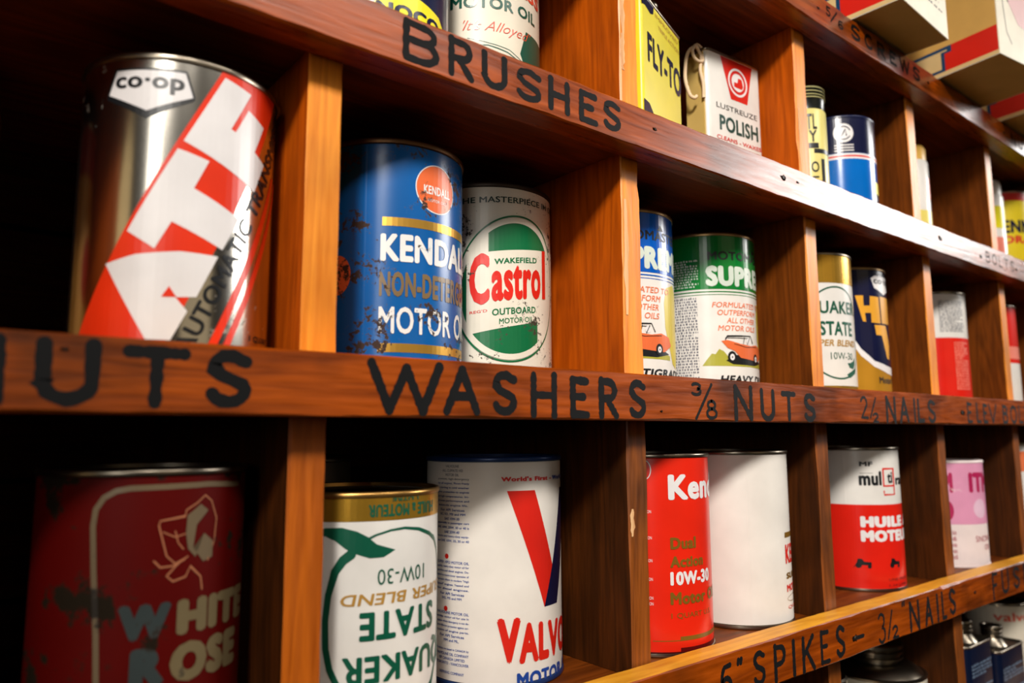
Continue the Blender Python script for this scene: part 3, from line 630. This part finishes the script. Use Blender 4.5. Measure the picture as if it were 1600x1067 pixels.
for i, s_ in enumerate(('VALVOLINE', 'ALL CLIMATE HD', 'MOTOR OIL', 'premium, high-detergency', 'for all engines. Flows freely', 'in starting in cold weather', 'gives protection to engines', 'at high temperatures. Im-', 'proves performance and', 'extends engine life.', 'For API Services', 'SC, SD, MS and MM', 'SAE 10W-30', 'especially in passenger cars', 'SAE 10W, 20W, 30 or 40 is', 'SAE 20W-40', 'trucks and heavy-duty equip-', 'use SAE 10W, 20, 30 or 40')):
    m_ = -73; h_ = 16 if len(s_) > 20 else len(s_)*.75
    a.text('grey' if i < 4 else 'blue', s_, m_-h_, m_+h_, .1363-i*.0028, .1380-i*.0028, .02, 1)
for i, s_ in enumerate(('SUPER HPO MOTOR OIL', 'quality, heavy-duty motor oil for', 'gasoline and diesel engines. De-', 'signed to insure lower operation of', 'hydraulic lifters in modern "High', 'Speed" engines. Tested and', 'for diesel engines.', 'For API Services', 'DG, MS and MM')):
    m_ = -73; h_ = 16 if len(s_) > 18 else len(s_)*.75
    a.text('blue', s_, m_-h_, m_+h_, .0753-i*.0028, .0770-i*.0028, .02, 1)
for i, s_ in enumerate(('VALVOLINE MOTOR OIL', 'quality, motor oil for use in', 'engines where detergency is not de-', 'sired. Effective protection against cor-', 'rosion of engine parts.', 'For API Services', 'MM and ML.', '', 'Products are based in CANADA by', 'VALVOLINE OIL COMPANY', 'OF CANADA LIMITED', 'TORONTO - VANCOUVER', '', 'REFINING COMPANY')):
    if s_:
        m_ = -73; h_ = 16 if len(s_) > 18 else len(s_)*.75
        a.text('blue', s_, m_-h_, m_+h_, .0440-i*.0028, .0457-i*.0028, .02, 1)
a.disc('red', -78, .0798, 2, .0016, 1, 16)
a.disc('red', -78.7, .0472, 2, .0016, 1, 16);
oil_can((.32, .075), ZC, r, .1433, paint('paper_white', (226, 220, 212), .42), a, {'red': ink('label_red', (206, 30, 16), rough=.4), 'navy': ink('navy', None), 'blue': ink('print_blue', (24, 66, 148)), 'grey': ink('grey_print', None)},
        'white oil can with a large red and blue V, beside the upside-down can', G_LOW, rim=paint('blue_rim', (24, 52, 104), .3, .2))
# --- red can, white can
a = cart(r)
a.text('cool', 'Kendall', -30.8, 66, .1096, .1280, .05, 2)
a.text('olive', 'Dual', -30.2, -3, .0748, .0832, .05, 2); a.text('olive', 'Action', -30.8, 6.5, .0620, .0700, .05, 2); a.text('cool', '10W-30', -31, 17.5, .0496, .0592, .06, 2); a.text('olive', 'Motor Oil', -31.5, 32, .0362, .0450, .05, 2)
a.text('olive', '1 QUART U.S.', -31, 18, .0262, .0305, 0, 2)
a.rect('olive', -23, 60, .0113, .0142, 1); a.rect('olive', -48, -23, .0113, .0119, 1); a.rect('black', -23, 60, .0035, .0066, 1); a.rect('black', -50, -23, .0035, .0041, 1)
a.ring('cool', -51.5, .1315, 6, .0072, .0007, 1, n=30); a.text('cool', 'R', -54, -50, .1285, .134, 0, 2)
for zz in (.1005, .082, .066, .053, .040, .036): a.text('cool', 'ON', -50, -46.5, zz, zz+.0022, 0, 2)
oil_can((.455, .052), ZC, r, .1433, paint('scarlet_enamel', (222, 36, 14), .28, wear=.06), a, {'cool': ink('cool_white', None), 'olive': ink('olive_gold', (120, 86, 24)), 'black': ink('maroon_line', (88, 10, 8))},
        'bright red oil can with white and olive lettering, left of the blank white can', G_LOW)
a = cart(r)
a.rect('olive', 6, 60, .0708, .0752, 1); a.text('red', 'KENDALL', 5.5, 80, .0497, .0655, .04, 2); a.text('olive', 'SUPER-D', 5.8, 64, .0374, .0425, .06, 2); a.text('red', 'MOTOR OIL', 5.8, 70, .0270, .0330, .04, 2)
a.ring('olive', 26, .0215, 20, .0030, .0005, 1, n=20); a.text('red', 'QUART', 7, 50, .0130, .0160, 0, 2)
oil_can((.57, .055), ZC, r, .1433, paint('paper_white', None), a, {'red': ink('label_red', None), 'olive': ink('olive_gold', None)}, 'blank white back of an oil can beside the bright red can', G_LOW, seam=-40.2)
# --- white over red can with tractors
a = cart(r)
a.rect('red', -180, 180, .003, .0855, 1)
a.text('black', 'MF', -53, -37, .1240, .1287, .05, 2); a.rect('black', -53, -37, .1168, .1172, 1)
a.text('black', 'mul', -54.5, -26, .1045, .1190, .05, 2); a.text('black', 'ti', -17, -8, .1065, .1180, .04, 2); a.text('black', 'rade', -1, 40, .1045, .1150, .05, 2)
a.stroke('red', [(-23, .1212), (-5, .1212), (-5, .0952), (-23, .0952), (-23, .0985)], .0018, 1); a.stroke('red', [(-23, .1212), (-23, .1040), (-5, .1040)], .0018, 1)
a.text('cool', 'HUILE A', -55.5, 32, .0630, .0742, .09, 2); a.text('cool', 'MOTEUR', -56, 30, .0488, .0604, .09, 2)
def tractor(a, cx, cz, s_):
    a.poly('black', [(cx-7*s_, cz+.001), (cx+8*s_, cz+.001), (cx+8*s_, cz+.004), (cx+1*s_, cz+.0045), (cx-1*s_, cz+.0072), (cx-5*s_, cz+.0072), (cx-6*s_, cz+.0035)], 2)
    a.disc('black', cx-4.5*s_, cz+.0008, 3.1*s_, .0028, 2, 14); a.disc('black', cx+6*s_, cz-.0004, 2*s_, .0018, 2, 12)
tractor(a, -55, .0250, 1.2); a.stroke('black', [(-66, .0238), (-62, .027)], .0006, 2); tractor(a, -13, .0250, 1.1)
a.text('black', 'UNE PINTE', -24, 14, .0105, .0130, 0, 2); a.text('black', '1.14 LITRE', -24, 12, .0050, .0072, 0, 2)
oil_can((.792, .06), ZC, r, .1433, paint('white_enamel', None), a, {'red': ink('can_red', None), 'cool': ink('cool_white', None), 'black': ink('black', None)}, 'white over red oil can with white lettering and two tiny tractors', G_LOW, seam=-71.5)
# --- faded pink can
a = cart(r)
WP = dict(wear=.25, wcol=(228, 206, 204), wscale=60, patch=20)
a.rect('pink', -180, 180, .050, .1215, 1)
a.text('mag', 'ITM', -29, 22, .0868, .1104, .07, 2); a.text('mag', 'ITM', -86, -52, .0868, .1104, .07, 2); a.disc('lil', -10, .068, 14, .011, 2); a.disc('mag', -62, .066, 9, .012, 2)
a.text('mag2', 'SNOW', -24, 12, .0296, .0365, .0, 2); a.text('mag2', 'OIL', -6, 12, .0200, .0262, .0, 2); a.fine('mag2', -66, -52, .010, .045, 5, 2, 21)
oil_can((1.005, .056), ZC, r, .1245, paint('pink_white', (232, 216, 214), .45), a, {'pink': ink('faded_pink', (222, 150, 182), **WP), 'mag': ink('faded_magenta', (176, 32, 84), **WP), 'lil': ink('pale_lilac', (226, 188, 208), **WP), 'mag2': ink('rose_print', (170, 74, 88))},
        'faded pink and white can in the cubby right of the tractor can', G_LOW, rim=paint('pink_white', None), seam=-48)
a = cart(r); a.rect('red', -180, 180, .105, .132, 1)
oil_can((1.205, .055), ZC, r, .1433, paint('white_enamel', None), a, {'red': ink('salmon_print', None)}, 'white can with an orange band at the far right of the lower shelf', G_LOW)

# ================================================================ ROW A : upper shelf
a = cart(r)
a.poly('yellow', [(-70, .020), (33, .020), (33, .0340), (27, .0385), (5.3, .0420), (-12, .058), (-30, .085), (-70, .085)], 1)
a.text('navy', 'SUNOCO', -50, 27, .0258, .0345, .06, 2)
oil_can((.2133, .06), ZA, r, .1433, paint('navy_enamel', (14, 22, 58), .25), a, {'yellow': ink('lemon', (228, 216, 22)), 'navy': ink('navy', None)}, 'yellow and navy oil can cut off by the top edge of the picture', G_TOP, seam=42)
a = cart(r)
a.text('dgreen', 'MOTOR OIL', -62, 26, .0828, .0915, .03, 2); a.text('red', 'PROCESS', -62, 36, .0985, .1085, .04, 2)
a.text('red', "'It's Alloyed'", -52, 15, .0635, .0735, -.012, 2, slant=.5)
a.poly('dgreen', [(3.5, .0545), (11, .0735), (60, .0735), (60, .030), (18, .030)], 1)
a.stroke('dgreen', [(-40, .0545), (-28, .0550), (-10, .0520), (6, .0465), (14, .0400), (18, .033)], .0009, 1); a.stroke('dgreen', [(-46, .0600), (-28, .0568), (-8, .0542), (8, .0480)], .0005, 1)
oil_can((.3175, .09), ZA, r, .1433, paint('aged_white', (216, 208, 190), .45, wear=.2, wcol=(150, 130, 100), wscale=200), a, {'dgreen': ink('teal_green', (10, 78, 62)), 'red': ink('faded_red', (214, 74, 48))},
        'aged white oil can with red script, beside the yellow and navy can', G_TOP)

def tin(name, p, ang, wd, dp, H, mat, label, rc=.003, top=True, group=G_TOP):
    """rectangular tin: p = front right corner, ang = direction of the front face (deg from +x)"""
    t = empty(name, (p[0], p[1], p[2]), 0, label, 'tin', group); t.rotation_euler = (0, 0, radians(ang))
    def ring(e, z):
        out = []
        x0, x1, y0, y1 = -wd-e, e, -e, dp+e; q = rc+e
        for cx, cy, s0 in ((x1-q, y0+q, -90), (x1-q, y1-q, 0), (x0+q, y1-q, 90), (x0+q, y0+q, 180)):
            for i in range(6):
                A = radians(s0+90*i/5); out.append((cx+q*cos(A), cy+q*sin(A), z))
        return out
    def loft(L, nm, cap0=False, cap1=False, sm=35):
        bm = bmesh.new(); R = [[bm.verts.new(v) for v in l] for l in L]
        for A, B in zip(R, R[1:]):
            for i in range(len(A)): j = (i+1) % len(A); bm.faces.new((A[i], A[j], B[j], B[i]))
        if cap0: bm.faces.new(R[0])
        if cap1: bm.faces.new(R[-1])
        return tomesh(nm, bm, sm)
    link('tin_body', loft([ring(0, .0025), ring(0, H-.0025)], 'tin_body'), mat, t)
    link('rim', loft([ring(0, H-.003), ring(.0007, H-.0025), ring(.0009, H-.001), ring(.0003, H), ring(-.0008, H), ring(-.0012, H-.002)], 'rim', sm=60), STEEL, t)
    link('rim', loft([ring(-.0012, .001), ring(-.0006, 0), ring(.0004, 0), ring(.0008, .0012), ring(0, .003)], 'rim', sm=60), STEEL, t)
    link('tin_top', loft([ring(-.001, H-.0022), ring(-.004, H-.0018)], 'tin_top', cap1=True), STEEL, t)
    link('tin_base', loft([ring(-.001, .001), ring(-.003, .0016)], 'tin_base', cap1=True), STEEL, t)
    return t
def cap(parent, x, y, z, rr, h, mat=None, name='screw_cap'):
    pr = [(rr*.86, 0), (rr*.86, h*.18), (rr, h*.2), (rr*1.02, h*.3), (rr*.93, h*.36), (rr*.93, h*.42), (rr*1.02, h*.5), (rr*1.02, h*.58), (rr*.93, h*.64), (rr*.98, h*.7), (rr*1.04, h*.76), (rr*1.04, h*.92), (rr*.98, h), (rr*.7, h), (rr*.66, h*.95), (0, h*.95)]
    return link(name, lathe(pr, 48, name, 40), mat or STEEL, parent, (x, y, z))
# --- yellow tin
t = tin('insecticide_tin', (.492, .035, ZA), 19.1, .086, .030, .1225, paint('yellow_tin', (222, 206, 36), .35, wear=.1, wcol=(150, 120, 30)), 'yellow rectangular tin with dark blue lettering, behind the divider on the upper shelf')
a = Art()   # u: 0 at the right corner, negative to the left
a.text('navy', 'FLY-TOX', -.0765, .012, .0760, .1010, .035, 2, taper=0); a.text('gold2', 'IMPROVED', -.058, -.006, .1130, .1162, .0, 2); a.text('gold2', 'TRIPLE ACTION', -.052, -.004, .1050, .1085, 0, 2)
a.d[('navy', 2)] = []
V, F = glyphs('FLY-TO', .035); a._t = copies(.035); a.add('navy', [(-.0760+x*.0745, .0680+y*.0250-x*.0030) for x, y in V], F, 2)
a.poly('navy', [(-.086, .111), (-.079, .1125), (-.068, .1105), (-.062, .113), (-.060, .1205), (-.086, .1205)], 1)
a.poly('navy', [(-.086, .034), (-.075, .034), (-.060, .024), (-.045, .008), (-.040, .003), (-.086, .003)], 1)
apply_art(a, t, planemap((0, 0, 0), (1, 0, 0), (0, -1, 0)), {'navy': ink('navy', None), 'gold2': ink('ochre_print', None)})
cap(t, -.043, .015, .1205, .011, .014)
# --- white polish tin
t = tin('polish_tin', (.6130, .0347, ZA), -3.9, .0775, .026, .1325, paint('white_enamel', None), 'white and red polish tin with rope loops at its left side', rc=.005)
a = Art()
a.poly('red', [(-.058, .1290), (-.0125, .1290), (-.0215, .0900), (-.0450, .0900)], 1)
a.ring('cool', -.0345, .1085, .0138, .0138, .0022, 2, n=40); a.disc('cool', -.0345, .1085, .0088, .0088, 2, 30); a.poly('red', [(-.040, .108), (-.035, .108), (-.034, .113), (-.029, .113), (-.027, .106), (-.029, .103), (-.040, .1035)], 3)
a.text('black', 'LUSTREUZE', -.066, -.008, .0775, .0825, .0, 2); a.text('dg', 'POLISH', -.0625, -.0075, .0565, .0715, .035, 2); a.text('red', 'CLEANS - WAXES', -.067, -.004, .0475, .0515, .02, 2)
a.poly('red', [(-.050, .041), (-.0215, .041), (-.0200, .010), (-.050, .010)], 1); a.fine('cool', -.047, -.024, .014, .038, 4, 2, 31)
apply_art(a, t, planemap((0, 0, 0), (1, 0, 0), (0, -1, 0)), {'red': ink('label_red', None), 'cool': ink('cool_white', None), 'black': ink('black', None), 'dg': ink('slate_green', (36, 70, 62))})
a = Art()
a.rect('red', -.021, -.004, .004, .044, 1); a.fine('cool', -.019, -.006, .008, .036, 4, 2, 32)
apply_art(a, t, planemap((-.0775, 0, 0), (0, -1, 0), (-1, 0, 0)), {'red': ink('label_red', None), 'cool': ink('cool_white', None)})
bm = bmesh.new()   # old paper tag hanging on the left side
pts = [(.0025, .128), (.0225, .128), (.0232, .058), (.017, .050), (.0025, .040)]
f0 = [bm.verts.new((-.0790-.0006, y, z)) for y, z in pts]; f1 = [bm.verts.new((-.0782, y, z)) for y, z in pts]
bm.faces.new(f0); bm.faces.new(f1[::-1])
for i in range(5): bm.faces.new((f0[i], f0[(i+1) % 5], f1[(i+1) % 5], f1[i]))
link('paper_tag', tomesh('paper_tag', bm), paint('old_paper', (206, 172, 96), .8, wear=.25, wcol=(70, 48, 24), wscale=130), t)
def rope(P, rad, mat, parent, name):
    c = bpy.data.curves.new(name, 'CURVE'); c.dimensions = '3D'; c.bevel_depth = rad; c.bevel_resolution = 3; c.resolution_u = 8
    sp = c.splines.new('BEZIER'); sp.bezier_points.add(len(P)-1)
    for b, p in zip(sp.bezier_points, P): b.co = p; b.handle_left_type = b.handle_right_type = 'AUTO'
    o = bpy.data.objects.new('tmp', c); COL.objects.link(o)
    dg = bpy.context.evaluated_depsgraph_get(); dg.update(); me = bpy.data.meshes.new_from_object(o.evaluated_get(dg)); bpy.data.objects.remove(o)
    me.materials.clear()
    for p in me.polygons: p.use_smooth = True
    return link(name, me, mat, parent)
RP = paint('cotton_rope', (226, 196, 160), .8)
rope([(-.083, .006, .133), (-.090, .008, .128), (-.094, .010, .112), (-.093, .009, .090), (-.089, .006, .082), (-.086, .005, .084)], .0016, RP, t, 'rope_handle')
rope([(-.083, .006, .133), (-.081, .003, .122), (-.0835, .002, .108), (-.0815, .001, .095), (-.0815, .001, .082)], .0015, RP, t, 'rope_handle')
rope([(-.076, .006, .1335), (-.083, .006, .1345), (-.089, .004, .120), (-.0825, .001, .116), (-.079, .003, .124)], .0014, RP, t, 'rope_handle')
cap(t, -.030, .013, .130, .009, .008)
# --- narrow yellow tube tin
r_ = .020; t = empty('oil_tube', (.6825, .03, ZA), 0, 'slim cream and black tube with ribbed neck beside the divider, on the upper shelf', 'tube', G_TOP)
link('tube_body', lathe([(.0, .0005), (.0185, .0005), (.02, .002), (.02, .100), (.0192, .102)], 64, 'tube_body', 30), paint('tube_cream', (216, 204, 120), .3), t)
link('tube_neck', lathe([(.0192, .102), (.0192, .1135), (.0198, .1145), (.0185, .1155), (.0198, .1175), (.0185, .1190), (.0198, .1210), (.0185, .1225), (.0195, .1245), (.0185, .1265), (0, .1265)], 64, 'tube_neck', 40), paint('black_enamel', (16, 20, 16), .25), t)
a = cart(.02)
for zz in (.1155, .119, .1225): pass
a.poly('black', [(-60, .066), (-26, .066), (-26, .0605), (-60, .0605)], 1); a.rect('black', -40, 60, .0555, .0600, 1)
a.text('black', 'TL', -58, -28, .080, .096, .02, 2); a.text('black', 'Y', -52, -30, .067, .079, .02, 2); a.text('black', 'O', -50, -28, .036, .047, .02, 2); a.text('black', 'F', -48, -30, .022, .032, .02, 2); a.rect('black', -20, -8, .005, .05, 1)
apply_art(a, t, cylmap(.02), {'black': ink('black', None)}, step=radians(6)*.02)
for zz in (.1135, .1165, .1200, .1238):
    link('gold_ring', lathe([(.0196, zz), (.0201, zz+.0005), (.0196, zz+.0012)], 64, 'gold_ring', 60), paint('pale_ring', (206, 200, 140), .3), t)
# --- blue can with ragged top
r_ = .04; a = cart(r_)
a.rect('navy', -180, 180, .078, .117, 1); a.rect('cool', -180, 180, .0755, .0775, 1); a.rect('red', -180, 180, .0735, .0755, 1); a.rect('cool', -180, 180, .0715, .0735, 1)
a.disc('cool', -50, .1000, 14.5, .0105, 2); a.ring('navy', -50, .1000, 11, .0078, .0012, 3, a0=20, a1=330, n=24); a.stroke('navy', [(-54, .096), (-47, .104), (-46, .097)], .0012, 3)
for i in range(3): a.rect('cool', -64, -36, .0860-i*.0030, .0872-i*.0030, 2)
a.rect('yellow', 2, 60, .036, .0490, 2); a.rect('navy', 0, 60, .003, .035, 2)
oil_can((.7804, .05), ZA, r_, .1200, paint('mid_blue_enamel', (0, 100, 186), .18), a, {'navy': ink('navy', None), 'cool': ink('cool_white', None), 'red': ink('label_red', None), 'yellow': ink('lemon', None)},
        'blue can with navy top and a round white emblem, on the upper shelf', G_TOP, rim=paint('navy_enamel', None))
def aerosol(c, r_, H, body, label, art, inks, capm):
    t = empty('aerosol_can', (c[0], c[1], ZA), 0, label, 'can', G_TOP)
    link('can_body', lathe([(0, .0005), (r_-.002, .0005), (r_, .002), (r_, H*.82), (r_*.96, H*.84)], 64, 'can_body', 30), body, t)
    link('cap', lathe([(r_*.93, H*.838), (r_*.94, H*.95), (r_*.86, H*.985), (r_*.7, H), (0, H)], 64, 'cap', 50), capm, t)
    apply_art(art, t, cylmap(r_), inks, step=radians(6)*r_); return t
a = cart(.025); a.rect('red', -10, 30, .065, .092, 1); a.rect('yellow', -60, 40, .026, .050, 1)
aerosol((.9440, .045), .025, .136, paint('white_enamel', None), 'white spray can with yellow cap, mostly hidden behind an upper shelf divider', a, {'red': ink('pink_print', None), 'yellow': ink('pale_lemon', (230, 214, 110))}, paint('cap_yellow', (224, 176, 84), .35))
a = cart(.025); a.rect('yellow', -80, 60, .075, .108, 1); a.rect('red', -50, -10, .020, .062, 1)
aerosol((1.212, .050), .025, .150, paint('white_enamel', None), 'white spray can with a yellow band and rounded cap, upper shelf far right', a, {'red': ink('pink_print', None), 'yellow': ink('lemon', None)}, paint('cap_white', (226, 218, 206), .35))
a = cart(.0465); a.rect('red', -180, 180, .128, .1405, 1); a.text('navy', 'PENN', -76, -10, .078, .098, .05, 2); a.text('red', 'DRAKE', -62, 20, .062, .074, .05, 2); a.text('navy', 'MOTOR OIL', -70, 40, .026, .036, .02, 2)
oil_can((1.292, .062), ZA, .0465, .1433, paint('yellow_enamel', (222, 198, 30), .3), a, {'red': ink('label_red', None), 'navy': ink('navy', None)}, 'yellow oil can with a red top band at the right edge of the upper shelf', G_TOP)

# ================================================================ ROW D : screw-cap cans under the lower shelf
G_BOT = 'screw cap cans on the bottom shelf'
def cone_can(c, rr, zt, body, label, capr=.028, caph=.021, flat=1.0):
    H = zt-ZD; t = empty('screw_cap_can', (c[0], c[1], ZD), 0, label, 'can', G_BOT)
    sq = (lambda x, y: (x, y*flat))
    link('can_body', lathe([(0, .001), (rr-.001, .001), (rr, .003), (rr, H-.002)], 96, 'can_body', 30, sq), body, t)
    link('shoulder', lathe([(rr-.0005, H-.003), (rr+.0008, H-.002), (rr+.001, H), (rr-.001, H+.0008), (rr-.003, H), (rr*.86, H+.004), (capr*1.25, H+.0085), (capr*.9, H+.0095)], 96, 'shoulder', 40, sq), STEEL, t)
    cap(t, 0, 0, H+.0085, capr, caph)
    return t
cone_can((.838, .070), .050, -.2535, paint('aged_white', None), 'white can with grey steel shoulder and screw cap, seen under the lower front strip')
cone_can((.706, .064), .048, -.262, paint('aged_white', None), 'can whose dark screw cap shows at the bottom edge, left of the white one')
cone_can((.830, .180), .045, -.240, paint('grey_tin', None), 'grey can behind the white screw cap can', .016, .02)
def blue_tin(c, wd, dp, zt, label, ang, art=True):
    H = zt-ZD
    t = tin('screw_cap_tin', (c[0], c[1], ZD), ang, wd, dp, H, paint('dark_blue_enamel', (7, 18, 44), .3), label, rc=.008, group=G_BOT)
    a = Art(); a.fine('pale', -wd*.9, -wd*.1, H-.036, H-.020, 4, 2, 41); a.rect('pale', -wd*.9, -wd*.1, H-.050, H-.0485, 1); a.text('pale', 'OIL', -wd*.85, -wd*.3, H-.078, H-.070, .02, 2)
    apply_art(a, t, planemap((0, 0, 0), (1, 0, 0), (0, -1, 0)), {'pale': ink('blue_grey_print', (110, 132, 158))})
    bm_ = lathe([(.017, 0), (.011, .008), (.0105, .010)], 32, 'neck', 50); link('neck', bm_, STEEL, t, (-wd*.5, dp*.5, H-.001))
    cap(t, -wd*.5, dp*.5, H+.007, .0125, .016)
blue_tin((1.0560, .0300), .074, .040, -.2500, 'dark blue tin with small screw cap, first right of the divider on the bottom shelf', 0)
blue_tin((1.1620, .0300), .086, .045, -.2720, 'dark blue tin with screw cap, right of the other blue tin on the bottom shelf', 0)
a = cart(.04); a.text('red', 'valve', -75, 0, .086, .098, .02, 2)
oil_can((1.250, .092), ZD, .04, .110, paint('aged_white', None), a, {'red': ink('faded_red', None)}, 'pale can with red script behind the two dark blue tins', G_BOT)

# ================================================================ boxes on the top
def carton(corner, ang, wd, dp, H, label, art_front, art_left):
    t = empty('parts_carton', corner, radians(ang), label, 'box', 'red and white cartons on top of the shelf')
    e = .0009
    def slab(nm, x0, x1, y0, y1, z0, z1, m):
        bm = bmesh.new(); bmesh.ops.create_cube(bm, size=1, matrix=Matrix.Translation(((x0+x1)/2, (y0+y1)/2, (z0+z1)/2)) @ Matrix.Diagonal((x1-x0, y1-y0, z1-z0, 1)))
        bmesh.ops.bevel(bm, geom=bm.edges[:], offset=.0003, segments=2, affect='EDGES')
        return link(nm, tomesh(nm, bm, 40), m, t)
    card = paint('carton_white', (232, 224, 204), .55); raw = paint('carton_grey', (186, 172, 122), .8)
    slab('carton_front', 0, wd, 0, e, 0, H, card); slab('carton_back', 0, wd, dp-e, dp, 0, H, card)
    slab('carton_side', 0, e, e, dp-e, 0, H, card); slab('carton_side', wd-e, wd, e, dp-e, 0, H, card)
    slab('carton_bottom', e, wd-e, e, dp-e, .0003, .0013, raw); slab('carton_lid', e, wd-e, e, dp-e, H-.0012, H, card)
    inks = {'red': ink('carton_red', (206, 26, 8), rough=.45), 'tan': ink('carton_tan', (206, 160, 84), rough=.55), 'blue': ink('carton_blue', (20, 60, 96)), 'cream': ink('carton_cream', (214, 184, 130)), 'orange': ink('carton_orange', (238, 112, 70)), 'black': ink('black', None), 'pink': ink('carton_pink', (236, 196, 196)), 'grey': ink('grey_print', None)}
    apply_art(art_front, t, planemap((0, 0, 0), (1, 0, 0), (0, -1, 0)), inks)
    apply_art(art_left, t, planemap((0, 0, 0), (0, 1, 0), (-1, 0, 0)), inks)
    return t
def left_art(dp, H):
    a = Art(); a.rect('cream', 0.001, dp-.001, .0008, .0052, 1); a.rect('red', .001, dp-.001, .0052, .034, 1); a.rect('tan', .001, dp-.001, .034, H-.001, 1)
    a.poly('blue', [(.058, .0053), (dp-.002, .0053), (dp-.002, .0340), (.050, .0340), (.050, .026), (.058, .026)], 2); a.poly('cream', [(.062, .0085), (dp-.004, .0085), (dp-.004, .030), (.055, .030), (.055, .0285), (.062, .0285)], 3)
    return a
def front_art(wd, H, k):
    a = Art(); 
    if k: 
        a.rect('orange', .002, .030, .083, H-.002, 1); a.poly('pink', [(.030, H-.002), (.060, H-.002), (wd-.002, .05), (wd-.002, .035), (.045, .045), (.024, .070)], 1)
        a.disc('black', .048, .092, .009, .011, 2); a.stroke('grey', [(.013, .075), (.0175, .030), (.027, .018)], .0010, 2); a.poly('black', [(.024, .068), (.0255, .071), (.027, .067)], 2)
    else: a.fine('grey', .018, wd-.010, .025, .070, 6, 1, 51, .2)
    return a
ZT = .4063; BH = .105
carton((.6960, -.0660, ZT), 2.0, .1160, .150, BH, 'red and white carton overhanging the top shelf, left of its two neighbours', front_art(.116, BH, 0), left_art(.15, BH))
carton((.8852, -.0854, ZT), -8, .1250, .150, BH, 'red, tan and white carton overhanging the top shelf, the middle one', front_art(.125, BH, 1), left_art(.15, BH))
carton((1.0800, -.0660, ZT), -8, .1250, .150, BH, 'red and white carton at the right edge of the picture on top of the shelf', front_art(.125, BH, 0), left_art(.15, BH))

# ---------------------------------------------------------------- wall behind the unit
bm = bmesh.new(); bmesh.ops.create_cube(bm, size=1, matrix=Matrix.Translation((.75, .31, .3)) @ Matrix.Diagonal((4.2, .04, 2.6, 1)))
tag(link('wall_back', tomesh('wall_back', bm), paint('wall_paint', (58, 44, 34), .8)), kind='structure')
